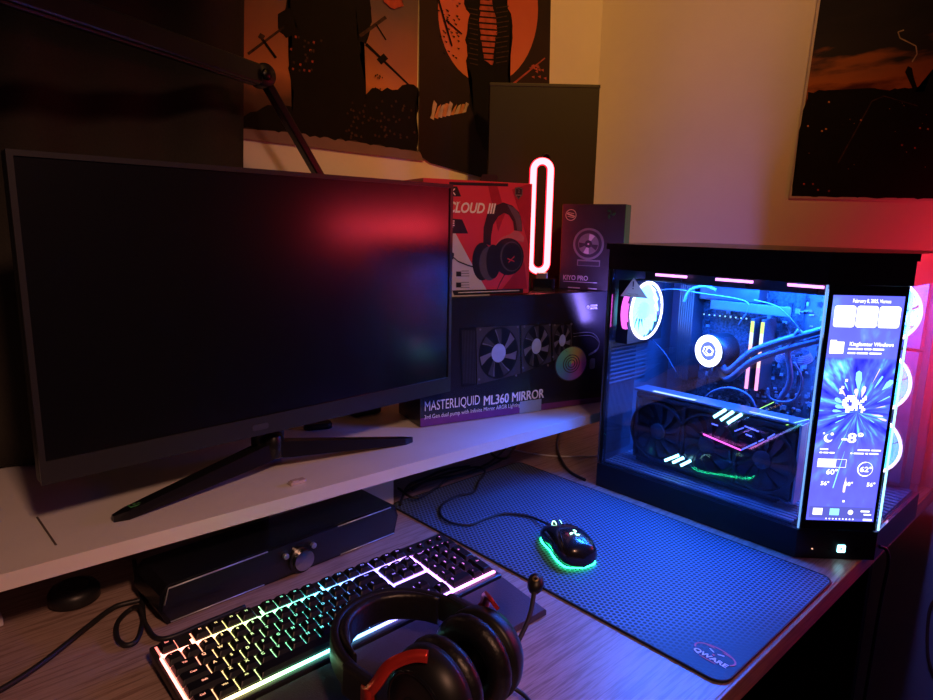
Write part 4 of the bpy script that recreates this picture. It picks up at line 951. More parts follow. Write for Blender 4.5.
# graphics card: vertical, facing the window
gx = 1.035; gtl, gtr = ox(636, 389, gx), ox(800, 430, gx); gbl, gbr = ox(640, 478, gx), ox(793, 522, gx)
gz1 = (gtl.z + gtr.z) / 2; gz0 = .066; gy1, gy0 = .655, gtr.y + .002
print('gpu', gtl, gtr, gbl, gbr)
gF = frame((gx, gy1, gz0), (0, -1, 0), (0, 0, 1)); gw = gy1 - gy0; gh = gz1 - gz0
b = MB(); b.box2((0, 0, -.045), (gw, gh, -.0102), .002, 0, gF)
fc = [(gw * (.175 + .325 * k), gh * .47) for k in range(3)]; fr_ = gh * .40
b.box2((0.004, gh * .92, -.0101), (gw - .004, gh - .002, -.001), .002, 0, gF); b.box2((0.004, 0.002, -.0101), (gw - .004, gh * .045, -.001), .002, 0, gF)
for k in range(4):
    x_ = [0.004, gw * .335, gw * .66, gw - .008][k]; b.box2((x_ - .0, gh * .05, -.0101), (x_ + .006, gh * .91, -.001), .001, 0, gF)
for c_ in fc: b.ring(circ(fr_ + .004, 36, *c_), circ(fr_, 36, *c_), -.0101, .0002, 0, gF)
gpu = b.build('graphics_card', M_gpu, pc, W_)
for c_ in fc:
    b = MB(); b.cyl(fr_ * .3, -.009, -.001, 20, M=gF @ Matrix.Translation((*c_, 0)), bev=.001)
    for k in range(11):
        a = 2 * PI * k / 11; vs = []
        for i in range(4):
            r = fr_ * (.28 + .68 * i / 3); a2 = a + .3 * i / 3
            for j in range(3): vs.append((c_[0] + r * math.cos(a2 + j * .2), c_[1] + r * math.sin(a2 + j * .2), -.003 - .0022 * j))
        b.add(vs, [[i * 3 + j, i * 3 + j + 1, (i + 1) * 3 + j + 1, (i + 1) * 3 + j] for i in range(3) for j in range(2)], 0, True, gF)
    b.build('card_fan', M_bladed, gpu, W_)
gl = lambda u, v: ((lambda p: (gy1 - p.y, p.z - gz0))(ox(u, v, gx)))
b = MB()
for (u, v, u2, v2) in ((714, 417, 726, 409.5), (721, 420, 733.5, 411.5), (728, 423, 742, 414), (665, 460.5, 679, 455), (673, 462.5, 684, 457.5), (681, 465.5, 691, 460.5)):
    p = Vector((*gl(u, v), 0)); q_ = Vector((*gl(u2, v2), 0)); d = (q_ - p).normalized(); n = Vector((-d.y, d.x, 0)) * .0024
    b.prism([tuple((p - n)[:2]), tuple((q_ - n)[:2]), tuple((q_ + n)[:2]), tuple((p + n)[:2])], .0004, .0016, 0, gF)
b.build('light_slash', M_cyan, gpu, W_)
b = MB()
for (u, v, u2, v2, m_) in ((703.5, 434, 741, 450, 0), (741, 450, 757, 442.5, 1), (759, 441.5, 764, 439, 1), (768, 438, 775, 434, 1), (735, 431, 744, 427.5, 1), (745, 426, 759, 431.5, 1), (712, 423.5, 718, 425.5, 1), (746, 434, 752, 436.5, 1)):
    p = Vector((*gl(u, v), 0)); q_ = Vector((*gl(u2, v2), 0)); d = (q_ - p).normalized(); n = Vector((-d.y, d.x, 0)) * (.0011 if m_ == 0 else .0009)
    b.prism([tuple((p - n)[:2]), tuple((q_ - n)[:2]), tuple((q_ + n)[:2]), tuple((p + n)[:2])], .0004, .0014, m_, gF)
b.build('light_chevron', [M_pinkl, M_blue_led], gpu, W_)
b = MB(); b.box2((-.002, gh + .0004, -.044), (gw + .002, gh + .0045, -.002), .001, 0, gF); b.box2((gw * .12, gh + .0046, -.012), (gw * .40, gh + .0052, -.004), 0, 1, gF)
b.box2((gw * .72, gh + .0046, -.013), (gw * .93, gh + .0052, -.009), 0, 1, gF)
b.build('backplate', [M_gpu2, glow('pale_card_logo', (.55, .8, 1), 1.6)], gpu, W_)
b = MB(); b.box2((gw + .0005, .002, -.04), (gw + .004, gh + .003, -.002), .0005, 0, gF); b.build('end_bracket', mat('pale_bracket', (.4, .4, .48), .4), gpu, W_)
b = MB(); b.box2((0, -.014, -.04), (gw * .9, -.0005, -.02), .001, 0, gF); b.build('card_holder', M_black, pc, W_)
# inner cables
M_wire = mat('blue_sheath_wire', (.10, .12, .18), .4)
def wires(name, paths, r, mm=None):
    b = MB()
    for x, px in paths: b.tube(smooth_path([ox(u, v, x) for u, v in px], 6), r, 8)
    return b.build(name, mm or M_wire, pc, W_)
for px in (((700, 404), (712, 392), (730, 388), (748, 395), (756, 408)), ):
    wires('power_cable', [(1.10, px)], .0022)
wires('power_cable', [(1.12, ((768, 388), (770, 398), (783, 402), (796, 398), (802, 380), (794, 362)))], .0020)
wires('power_cable', [(1.13, ((779, 400), (790, 380), (788, 350), (800, 330)))], .0050)
wires('data_cable', [(1.12, ((650, 292), (672, 289), (700, 293), (742, 300), (748, 309), (738, 325)))], .0010)
wires('data_cable', [(1.12, ((754, 300), (776, 306), (790, 318), (800, 330)))], .0010)
wires('data_cable', [(1.12, ((684, 302), (690, 290), (705, 286), (716, 290)))], .0028)
wires('data_cable', [(1.14, ((650, 338), (664, 352), (676, 372)))], .0008)
b = MB(); b.tube([ox(738, 419, 1.08), ox(774, 402, 1.08)], .0008, 6); b.tube([ox(786, 425, 1.04), ox(809, 419, 1.04)], .0008, 6); b.build('green_light_line', glow('green_yellow_led', (.4, 1, .2), 1.6), pc, W_)
b = MB()
for k in range(5): b.lathe([(.024 + .0012 * k, 0), (.025 + .0012 * k, .0012), (.024 + .0012 * k, .0024)], 28, M=frame(ox(794, 352 + k * 1.5, 1.17), (0, 1, 0), (1, 0, .25)))
b.build('coiled_cable', M_wire, pc, W_)
def area(name, loc, target, size, col, power, size_y=None, spread=None):
    l = bpy.data.lights.new(name, 'AREA'); l.energy = power; l.color = col; l.size = size
    if size_y: l.shape = 'RECTANGLE'; l.size_y = size_y
    if spread: l.spread = spread
    o = bpy.data.objects.new(name, l); COL.objects.link(o); o.location = loc
    o.rotation_euler = (Vector(target) - Vector(loc)).to_track_quat('-Z', 'Y').to_euler(); return o
area('case_interior_fill', (1.11, .50, .392), (1.16, .51, .2), .28, (.01, .13, 1), 9, .03)  # unseen blue fill added under the radiator to light the interior
area('mousepad_blue_fill', (1.012, .51, .4155), (.86, .46, 0), .28, (.015, .15, 1), 2.7, .008, 1.7)  # added blue light that brightens the mousepad, no strip stands here
area('front_chamber_fill', (1.20, .31, .412), (1.26, .33, .2), .12, (.14, .16, 1), 5.0, .04)  # added violet-blue fill for the chamber behind the front glass
# ================================================================== MOUSEPAD
def dots_mat():
    m, nt, out = nodes_of('dotted_mousepad_cloth')
    b = N(nt, 'ShaderNodeBsdfPrincipled'); b.inputs['Roughness'].default_value = 0.5; b.inputs['Specular IOR Level'].default_value = 0.45
    tc = N(nt, 'ShaderNodeTexCoord'); mp = N(nt, 'ShaderNodeMapping'); P = 0.0070
    mp.inputs['Scale'].default_value = (1 / P, 1 / (P * 1.732), 1); L(nt, tc.outputs['Object'], mp.inputs['Vector'])
    ds = []
    for off in (0.0, 0.5):
        a = N(nt, 'ShaderNodeVectorMath', operation='ADD'); a.inputs[1].default_value = (off, off, 0)
        f = N(nt, 'ShaderNodeVectorMath', operation='FRACTION'); s = N(nt, 'ShaderNodeVectorMath', operation='SUBTRACT'); s.inputs[1].default_value = (.5, .5, 0)
        k = N(nt, 'ShaderNodeVectorMath', operation='MULTIPLY'); k.inputs[1].default_value = (1, 1.732, 0)
        l = N(nt, 'ShaderNodeVectorMath', operation='LENGTH')
        L(nt, mp.outputs[0], a.inputs[0]); L(nt, a.outputs[0], f.inputs[0]); L(nt, f.outputs[0], s.inputs[0]); L(nt, s.outputs[0], k.inputs[0]); L(nt, k.outputs[0], l.inputs[0]); ds.append(l)
    mn = N(nt, 'ShaderNodeMath', operation='MINIMUM'); L(nt, ds[0].outputs['Value'], mn.inputs[0]); L(nt, ds[1].outputs['Value'], mn.inputs[1])
    mr = N(nt, 'ShaderNodeMapRange'); mr.inputs['From Min'].default_value = .31; mr.inputs['From Max'].default_value = .40; L(nt, mn.outputs[0], mr.inputs['Value'])
    # print fades out towards the front corners (object space y is metres from the front edge)
    sp = N(nt, 'ShaderNodeSeparateXYZ'); L(nt, tc.outputs['Object'], sp.inputs[0])
    fd = N(nt, 'ShaderNodeMapRange'); fd.inputs['From Min'].default_value = 0.06; fd.inputs['From Max'].default_value = 0.15
    sm = N(nt, 'ShaderNodeMath', operation='MULTIPLY_ADD'); sm.inputs[1].default_value = 0.55; L(nt, sp.outputs[0], sm.inputs[0]); L(nt, sp.outputs[1], sm.inputs[2]); L(nt, sm.outputs[0], fd.inputs['Value'])
    mx = N(nt, 'ShaderNodeMixRGB'); mx.inputs[1].default_value = (0.012, 0.02, 0.05, 1); L(nt, fd.outputs[0], mx.inputs[0])
    cr = N(nt, 'ShaderNodeValToRGB'); ramp_set(cr, [(0, (0.0015, 0.002, 0.004)), (1, (0.11, 0.17, 0.27))]); L(nt, mr.outputs[0], cr.inputs[0]); L(nt, cr.outputs[0], mx.inputs[2])
    L(nt, mx.outputs[0], b.inputs['Base Color'])
    bp = N(nt, 'ShaderNodeBump'); bp.inputs['Strength'].default_value = .3; bp.inputs['Distance'].default_value = .0005; L(nt, mr.outputs[0], bp.inputs['Height']); L(nt, bp.outputs[0], b.inputs['Normal'])
    L(nt, b.outputs[0], out.inputs[0]); return m
MX0, MX1, MY0, MY1 = 0.640, 0.975, 0.2685, 0.885
pad = thing('mousepad', 'long dark blue dotted mousepad with stitched edge and red round logo', 'mousepad', (MX0, MY0, 0))
mw, mh = MX1 - MX0, MY1 - MY0
b = MB(); b.prism(rrect(mw - .004, mh - .004, .016, 6, mw / 2, mh / 2), 0.0005, 0.0030); b.build('cloth_surface', dots_mat(), pad)
b = MB(); b.tube([(x, y, .0019) for x, y in rrect(mw - .002, mh - .002, .017, 8, mw / 2, mh / 2)], .0017, 8, closed=True); b.build('stitched_edge', M_rubber, pad)
lo = oz(713, 655.5, 0.003) - Vector((MX0, MY0, 0)); fx = Vector((.0, -1, 0))
# logo reads from the desk front edge: text runs along -Y... baseline direction measured on the mat
ta_, tb_ = oz(691, 656, .003), oz(724, 675, .003); td = (tb_ - ta_); td.z = 0; td.normalize()
FLg = frame(lo + Vector((0, 0, .0002)), td, (-td.y, td.x, 0))
Wt = (tb_ - ta_).length
b = MB(); b.prism([(Wt * .62 * math.cos(t), .004 + .0135 * math.sin(t)) for t in [math.radians(k) for k in range(-28, 209, 9)]] + [(Wt * .57 * math.cos(t), .004 + .0118 * math.sin(t)) for t in [math.radians(k) for k in range(208, -29, -9)]], 0, .0003, 0, FLg)
for s_ in (-1, 1):
    b.prism([(s_ * .004, .013), (s_ * .012, .0165), (s_ * .016, .012), (s_ * .011, .0125)][::s_], 0, .0003, 0, FLg)
    b.prism([(s_ * .002, .0065), (s_ * .009, .0095), (s_ * .0095, .008), (s_ * .003, .0052)][::s_], 0, .0003, 1, FLg)
b.prism([(-.002, .002), (.002, .002), (.001, .0), (-.001, .0)], 0, .0003, 0, FLg)
fit_text(b, 'QWARE', FLg @ Matrix.Translation((0, 0, .0005)), -Wt / 2, Wt / 2, -.0068, .0070, 1, .035)
b.box((0, -.0125, .0005), (Wt * .5, .0012, .0002), 0, 0, FLg)
b.build('printed_logo', [mat('dull_red_print', (.75, .08, .12), .5), mat('silver_lilac_print', (.85, .8, .9), .5)], pad)

# ================================================================== MOUSE
M_mouse = mat('satin_black_mouse_shell', (0.012, 0.012, 0.014), 0.22, coat=.25)
M_green = glow('green_led', (0.02, 1.0, 0.38), 14.0)
M_green2 = glow('pale_green_led', (0.45, 1.0, 0.75), 3.5)
mz = 0.0035
mouse = thing('gaming_mouse', 'black wired mouse glowing green along its lower rim, on the mousepad', 'computer mouse', (0.747, 0.574, mz), math.radians(-26))
ML, MWd, MHt = 0.120, 0.061, 0.0375
def mring(t, zs=1.0, sc=1.0, lo_=0.0):
    y = -ML / 2 + ML * t
    w = MWd / 2 * (1 - abs(2 * t - .92) ** 4.2 * .42) * (1 - .09 * math.exp(-((t - .55) / .16) ** 2)) * math.sqrt(max(0.02, 1 - max(0, (0.10 - t) / .10) ** 2.2)) * math.sqrt(max(.35, 1 - max(0, (t - .93) / .09) ** 2))
    h = MHt * (0.40 + 0.60 * math.sin(PI * min(1, max(0, (t + .12) / 1.02)) ** .95) ** .9)
    if t > .8: h *= 1 - (t - .8) * .6
    if t < .06: h *= .55 + 7.5 * t
    r = []
    for k in range(24):
        a = 2 * PI * k / 24; c, s = math.cos(a), math.sin(a)
        x = w * sc * (abs(c) ** .75) * (1 if c > 0 else -1)
        z = lo_ + .003 + h * (.36 + .64 * (abs(s) ** .85)) * (1 if s > 0 else 0) if s > 0 else lo_ + .003 + h * .36 * (1 - abs(s) ** .5)
        r.append((x, y, z))
    return r
b = MB(); b.loft([mring(i / 26) for i in range(27)]); b.build('shell', M_mouse, mouse)
b = MB()
oc = [(p[0], p[1]) for p in []]
side = []; 
for i in range(27):
    r = mring(i / 26); xs = max(p[0] for p in r); side.append((xs, r[0][1]))
outl = side + [(-x, y) for x, y in side[::-1]]
b.ring([(x * .965, y * .975) for x, y in outl], [(x * .90, y * .95) for x, y in outl], .0010, .0020); b.build('underglow_strip', M_green, mouse)
b = MB(); b.ring([(x * .90, y * .93) for x, y in outl], [(x * .80, y * .86) for x, y in outl], .0002, .0040); b.build('base_plate', M_black, mouse)
def mtop(x, y):
    t = (y + ML / 2) / ML; r = mring(t); w = max(p[0] for p in r); best = max((p for p in r), key=lambda p: -abs(p[0] - x) + (p[2] > .018) * 1)
    pts = sorted([(p[0], p[2]) for p in r[:13]]); 
    for (x0, z0), (x1, z1) in zip(pts[:-1], pts[1:]):
        if x0 <= x <= x1: return z0 + (z1 - z0) * (x - x0) / max(1e-6, x1 - x0)
    return pts[0][1]
b = MB(); b.tube([(0, y, mtop(0, y) + .0003) for y in [k * .004 for k in range(3, 14)]], .0007, 6); 
for s_ in (-1, 1): b.tube([(s_ * (.004 + .0015 * k), .012 - .0003 * k * k, mtop(s_ * (.004 + .0015 * k), .012 - .0003 * k * k) + .0002) for k in range(0, 14)], .0006, 6)
b.build('button_seam', mat('seam_black', (.002, .002, .002), .6), mouse)
b = MB(); b.cyl(.0115, -.004, .004, 24, M=Matrix.Translation((0, .034, mtop(0, .034) - .005)) @ Matrix.Rotation(PI / 2, 4, 'Y'), bev=.001); wh = b.build('scroll_wheel', M_rubber, mouse)
b = MB(); 
for s_ in (-1, 1): b.ring(circ(.0108, 24), circ(.0094, 24), s_ * .0040, s_ * .0048, 0, Matrix.Translation((0, .034, mtop(0, .034) - .005)) @ Matrix.Rotation(PI / 2, 4, 'Y'))
b.build('wheel_light', M_green2, wh)
zl = mtop(0, -.026); sl = math.atan2(mtop(0, -.018) - mtop(0, -.034), .016)
b = MB(); snake_mark(b, Matrix.Translation((0, -.026, zl + .0007)) @ Matrix.Rotation(sl, 4, 'X') @ Matrix.Rotation(PI, 4, 'Z'), .0085); b.build('glowing_logo', M_green2, mouse)
for s_ in (1, 0):
    b = MB(); b.box((-MWd / 2 * .90, .010 - s_ * .020, .0225), (.004, .018, .006), .0015); b.build('side_button', M_rubber, mouse)
cpx = [(541, 522), (533, 517.5), (523.5, 515), (503, 513.6), (485, 519), (469.5, 525), (451.5, 522.6), (441, 515), (442.5, 504.6), (456.6, 496), (473.5, 492), (479, 481.5), (485, 472), (478, 467), (460, 470), (430, 479), (412, 490)]
pth = [oz(u, v, .0062) for u, v in cpx[1:]]
st0 = WM[mouse.name] @ Vector((0, ML / 2 - .004, .010)); 
b = MB(); b.tube(smooth_path([st0, WM[mouse.name] @ Vector((0, ML / 2 + .012, .009))] + pth, 6), .0021, 8); b.build('cable', M_cable, mouse, 'world')
b = MB(); b.tube([WM[mouse.name] @ Vector((0, ML / 2 - .006, .010)), WM[mouse.name] @ Vector((0, ML / 2 + .014, .009))], .0036, 10, scales=[1.2, .7]); b.build('strain_relief', M_rubber, mouse, 'world')

# ================================================================== KEYBOARD
KX0, KX1, KYF = 0.186, 0.6085, 0.576
KWd = KX1 - KX0; KDp = 0.134
ktl = math.atan2(0.0125, KDp)
kb = thing('gaming_keyboard', 'black keyboard with glowing rainbow backlight and detachable palm rest, in front of the speaker', 'keyboard', (KX0, KYF, 0.0005), rot=(ktl, 0, 0))
def rainbow(name, s, sat=1.0, base=None):
    m, nt, out = nodes_of(name)
    e = N(nt, 'ShaderNodeEmission'); tc = N(nt, 'ShaderNodeTexCoord'); tc.object = kb
    sp = N(nt, 'ShaderNodeSeparateXYZ'); L(nt, tc.outputs['Object'], sp.inputs[0])
    ad = N(nt, 'ShaderNodeMath', operation='MULTIPLY_ADD'); ad.inputs[1].default_value = -0.25; L(nt, sp.outputs[1], ad.inputs[0]); L(nt, sp.outputs[0], ad.inputs[2])
    mr = N(nt, 'ShaderNodeMapRange'); mr.inputs['From Min'].default_value = -0.03; mr.inputs['From Max'].default_value = KWd; L(nt, ad.outputs[0], mr.inputs['Value'])
    cr = N(nt, 'ShaderNodeValToRGB')
    w = lambda c: tuple(1 - (1 - x) * sat for x in c)
    ramp_set(cr, [(0, w((1, .12, .10))), (.10, w((1, .30, .16))), (.18, w((.85, .75, .20))), (.29, w((.25, .95, .40))), (.39, w((.08, .85, .70))), (.48, w((.08, .42, 1))), (.57, w((.12, .14, 1))), (.75, w((.42, .16, 1))), (.88, w((.90, .20, .95))), (1, w((1, .16, .60)))])
    L(nt, mr.outputs[0], cr.inputs[0]); L(nt, cr.outputs[0], e.inputs[0]); e.inputs[1].default_value = s
    L(nt, e.outputs[0], out.inputs[0]); return m
M_strip = rainbow('rainbow_light_channel', 6.5, .90)
M_plate = rainbow('rainbow_glow_plate', 3.0, .97)
M_leg = rainbow('rainbow_key_legend', 1.7, .92)
M_kcase = mat('black_keyboard_case', (0.012, 0.012, 0.014), 0.4)
M_key = mat('black_keycap', (0.005, 0.005, 0.006), 0.42, var=.15, spec=.3)
b = MB(); b.box2((0, 0, 0), (KWd, KDp, .0135), .003); b.build('case', M_kcase, kb)
u = 0.01825; kx = (KWd - 22.5 * u) / 2; R0y = KDp - .006
zpl = .0140
b = MB(); b.box2((kx - .001, .0165, .0130), (KWd - kx + .001, KDp - .005, zpl)); b.build('glow_plate', M_plate, kb)
rows_y = [R0y - u * .5] + [R0y - u * (1.78 + r) for r in range(5)]
# bright light channels in the wide gaps
st = MB(); zc = zpl + .0004
def chan(x0, x1, y0, y1, h=.0022): st.box2((x0, y0, zpl + .0002), (x1, y1, zpl + h), .0006)
ygap = R0y - u * 1.14; yb = rows_y[5] - u * .5 - .0030
X = lambda k: kx + u * k
chan(X(0) + .001, X(1.55), ygap - .0022, ygap + .0022); chan(X(1.75), X(6.1), ygap - .0022, ygap + .0022); chan(X(6.3), X(10.6), ygap - .0022, ygap + .0022); chan(X(10.8), X(18.1), ygap - .0022, ygap + .0022)
chan(X(0.0), X(0.12), ygap, ygap + .007); chan(X(1.78), X(1.95), ygap, ygap + .010); chan(X(6.33), X(6.48), ygap, ygap + .010); chan(X(10.83), X(10.98), ygap, ygap + .010)
chan(X(15.03), X(15.22), rows_y[2] - u * .55, ygap); chan(X(15.03), X(18.2), rows_y[2] - u * .5 - .0045, rows_y[2] - u * .5 - .0015)
chan(X(18.28), X(18.47), yb, ygap)
chan(X(0) - .003, X(0) - .0008, yb, ygap); chan(X(0) - .003, X(22.5), yb - .0022, yb + .0018)
st.build('light_channel', M_strip, kb)
b = MB()
for x0, x1, y0, y1 in ((1.04, 1.96, ygap + .003, R0y + .001), (6.02, 6.48, ygap + .003, R0y + .001), (10.52, 10.98, ygap + .003, R0y + .001), (15.02, 15.23, ygap + .003, R0y + .001), (18.27, 22.5, ygap + .001, R0y + .001), (15.25, 18.24, rows_y[3] - u * .5, rows_y[3] + u * .26), (15.25, 16.24, rows_y[4] - u * .5, rows_y[4] + u * .5), (17.26, 18.24, rows_y[4] - u * .5, rows_y[4] + u * .5)):
    b.box2((X(x0), y0, zpl), (X(x1), y1, zpl + .0016), .0004); b.build('cover_plate', M_kcase, kb); b = MB()
KM = {}
def keymesh(wu, du, char):
    key = (wu, du, char)
    if key in KM: return KM[key]
    w, d = wu * u - .0016, du * u - .0016; h = .0075
    b = MB(); tw, td_ = w - .0042, d - .0046
    bt = rrect(w, d, .0010, 2); tp_ = rrect(tw, td_, .0016, 2, 0, .0006)
    b.loft([[Vector((x, y, .0012)) for x, y in bt], [Vector((x, y, .003)) for x, y in bt], [Vector((x, y, h - .0006)) for x, y in tp_], [Vector((x * .93, y * .93 + .0001, h)) for x, y in tp_]], 0, False)
    if char:
        if len(char) == 1: b.text(char, .0052, Matrix.Translation((-tw * .22 if wu < 1.2 else -tw * .5 + .004, td_ * .16, h + .0002)), 1, 0, 'CENTER', 1, .0002)
        elif char == '-bar': b.box((0, td_ * .16, h + .0002), (.0045, .0012, .0002), 0, 1)
        else: b.text(char, .0034, Matrix.Translation((0, td_ * .16, h + .0002)), 1, 0, 'CENTER', 1, .0001)
    me_o = b.build('key', [M_key, M_leg], kb); KM[key] = me_o.data; me_o.location = (0, 0, -1)
    bpy.data.objects.remove(me_o); return KM[key]
keys = []
def krow(r, x0, items, du=1.0, dy=0.0):
    x = x0
    for it in items:
        if isinstance(it, (int, float)): x += it; continue
        ch, w = it if isinstance(it, tuple) else (it, 1.0)
        keys.append((x + w / 2, rows_y[r] + dy, w, du, ch)); x += w
krow(0, 0, ['Esc', 1, 'F1', 'F2', 'F3', 'F4', .5, 'F5', 'F6', 'F7', 'F8', .5, 'F9', 'F10', 'F11', 'F12', .25, 'Prt', 'Scr', 'Pse'])
krow(1, 0, list('`1234567890-=') + [('Bksp', 2), .25, 'Ins', 'Hm', 'PgU', .25, 'Num', '/', '*', '-'])
krow(2, 0, [('Tab', 1.5)] + list('QWERTYUIOP[]') + [('\\', 1.5), .25, 'Del', 'End', 'PgD', .25, '7', '8', '9'])
krow(3, 0, [('Caps', 1.75)] + list("ASDFGHJKL;'") + [('Enter', 2.25), 3.5, '4', '5', '6'])
krow(4, 0, [('Shift', 2.25)] + list('ZXCVBNM,./') + [('Shift', 2.75), 1.25, '^', 1.25, '1', '2', '3'])
krow(5, 0, [('Ctrl', 1.25), ('Win', 1.25), ('Alt', 1.25), ('', 6.25), ('Alt', 1.25), ('Fn', 1.25), ('Mnu', 1.25), ('Ctrl', 1.25), .25, '<', 'v', '>', .25, ('0', 2), '.'])
keys.append((22.0, rows_y[2] - u * .5, 1, 2, '+')); keys.append((22.0, rows_y[4] - u * .5, 1, 2, 'Ent'))
hidden = set()
cnt = 0; rest = []
for (xk, yk, w, d, ch) in sorted(keys, key=lambda k: -k[0] * .2 + k[1]): 
    pass
def covered(xk, yk):   # beneath the headset cups, seen by nothing
    return 7.6 < xk < 10.5 and yk < rows_y[4] + .001
ordered = sorted(keys, key=lambda k: covered(k[0], k[1]))
for n_, (xk, yk, w, d, ch) in enumerate(ordered):
    me = keymesh(w, d, ch)
    if n_ < 100:
        o = bpy.data.objects.new('key', me); COL.objects.link(o); o.parent = kb; o.location = (X(xk), yk, zpl)
    else: rest.append((me, (X(xk), yk, zpl)))
if rest:
    b = MB()
    for me, lc_ in rest:
        T = Matrix.Translation(lc_)
        for i_, poly in enumerate(me.polygons): pass
        vs_ = [v.co.copy() for v in me.vertices]; o0 = len(b.v); b.v += [T @ v for v in vs_]
        for poly in me.polygons: b.f.append([i + o0 for i in poly.vertices]); b.m.append(poly.material_index); b.s.append(False)
    o = b.build('keys', [M_key, M_leg], kb); o['kind'] = 'stuff'
for k in range(4):
    b = MB(); b.cyl(.0052, zpl + .0002, zpl + .0045, 20, M=Matrix.Translation((X(19 + k), rows_y[0], 0)), bev=.0008); b.text('>', .004, Matrix.Translation((X(19 + k), rows_y[0], zpl + .0048)), 1, 0, 'CENTER', 1, .0002)
    b.build('media_button', [M_key, M_leg], kb)
# palm rest
b = MB()
pr0 = lambda z: [(0.02, -.0915, z), (KWd - .012, -.0915, z), (KWd - .002, -.004, z), (0.004, -.004, z)]
b.loft([[Vector(p) for p in pr0(.0008)], [Vector((x, y, .007 if y < -.05 else .0105)) for x, y, z in pr0(0)], [Vector((x * .99 + .002, y * .97 - .002, .0092 if y < -.05 else .0128)) for x, y, z in pr0(0)]], 0, False)
RZ = Matrix.Rotation(-ktl, 4, 'X')
pr_o = b.build('palm_rest', mat('dark_mauve_soft_palm_rest', (0.050, 0.036, 0.055), 0.42, scale=500, bump=.2), kb)
pr_o.rotation_euler = (-ktl, 0, 0)
b = MB(); snake_mark(b, Matrix.Translation((KWd - .135, -.045, .0125)), .014); mk = b.build('embossed_mark', mat('glossy_dark_mark', (.02, .015, .02), .15, coat=.5), pr_o)

# ================================================================== SOUNDBAR
sbl, sbr = oz(162, 627, 0), oz(395, 534, 0)
SBL = (sbr - sbl).length; sba = math.atan2(sbr.y - sbl.y, sbr.x - sbl.x)
sbar = thing('soundbar', 'black soundbar speaker with silver centre dial standing under the white shelf', 'speaker', (sbl.x, sbl.y, 0.0005), sba)
SH, SD = .052, .085
M_sb = mat('gloss_black_speaker', (0.010, 0.010, 0.012), 0.16, coat=.3)
fo_ = [(0.006, 0), (SBL - .002, 0), (SBL + .006, .030), (SBL, SH - .004), (SBL - .006, SH), (.010, SH), (.0, SH - .012), (-.003, .022)]
FS_ = frame((0, 0, 0), (1, 0, 0), (0, 0, 1))
b = MB(); b.prism(fo_, -SD, 0.0, 0, FS_); b.build('body', mat('dark_speaker_body', (.006, .006, .009), .22), sbar)
b = MB(); b.prism([(SBL * .5 + (x - SBL * .5) * .975, SH * .5 + (z - SH * .5) * .88) for x, z in fo_], 0.0002, 0.002, 0, FS_); b.build('front_grille', mat('speaker_grille_mesh', (.008, .008, .010), .25, scale=900, bump=.5, coat=.4), sbar)
M_trim = mat('dim_silver_trim', (.55, .57, .62), .35, .5)
b = MB(); 
for pts in (([(.004, .028), (.010, SH - .004), (.39 * SBL, SH - .003)]), ([(.70 * SBL, SH - .003), (SBL - .010, SH - .003)]), ([(.010, .003), (.37 * SBL, .003)]), ([(.71 * SBL, .003), (SBL - .004, .003)])):
    b = MB(); b.tube([FS_ @ Vector((x, z, .0022)) for x, z in pts], .0009, 6); b.build('silver_trim', M_trim, sbar)
hc = lambda uu, vv: WM[sbar.name].inverted() @ on_plane(uu, vv, tuple(sbl), Vector((-math.sin(sba), math.cos(sba), 0)))
dc = hc(300.5, 557.5)
m, nt, out = nodes_of('radial_brushed_metal'); bs = N(nt, 'ShaderNodeBsdfPrincipled'); bs.inputs['Metallic'].default_value = 1; bs.inputs['Roughness'].default_value = .22
bs.inputs['Anisotropic'].default_value = .95; tg = N(nt, 'ShaderNodeTangent', direction_type='RADIAL', axis='Z'); L(nt, tg.outputs[0], bs.inputs['Tangent'])
nz1 = N(nt, 'ShaderNodeTexNoise'); nz1.inputs['Scale'].default_value = 300; cr1 = N(nt, 'ShaderNodeValToRGB'); ramp_set(cr1, [(0, (.5, .5, .52)), (1, (.8, .8, .82))]); L(nt, nz1.outputs['Fac'], cr1.inputs[0]); L(nt, cr1.outputs[0], bs.inputs['Base Color'])
L(nt, bs.outputs[0], out.inputs[0])
b = MB(); b.cyl(.0150, 0, .010, 48); o = b.build('volume_dial', m, sbar); o.matrix_basis = frame((dc.x, -.002, dc.z), (1, 0, 0), (0, 0, 1))
b = MB(); b.ring(circ(.0205, 40), circ(.0156, 40), 0, .004, 0, frame((dc.x, -.002, dc.z), (1, 0, 0), (0, 0, 1))); b.build('dial_surround', M_blackg, sbar)
for uu, vv in ((284, 555), (311.5, 544)):
    kc = hc(uu, vv); b = MB(); b.cyl(.0042, 0, .006, 20, M=frame((kc.x, -.002, kc.z), (1, 0, 0), (0, 0, 1)), bev=.0008); b.build('small_knob', M_silver, sbar)

# ================================================================== HEADSET
M_hs = mat('matt_black_headset', (0.007, 0.007, 0.008), 0.42, spec=.4)
M_lea = mat('black_leatherette', (0.008, 0.007, 0.009), 0.36, spec=.4, scale=180, bump=.35)
M_yoke = mat('red_anodised_aluminium', (0.62, 0.04, 0.03), 0.3, 0.55)
HO = Vector((0.386, 0.421, 0.0575))
hs = thing('gaming_headset', 'black over-ear headset with red metal forks and microphone, lying in front of the keyboard', 'headset', tuple(HO), rot=(math.radians(3), 0, math.radians(9)))
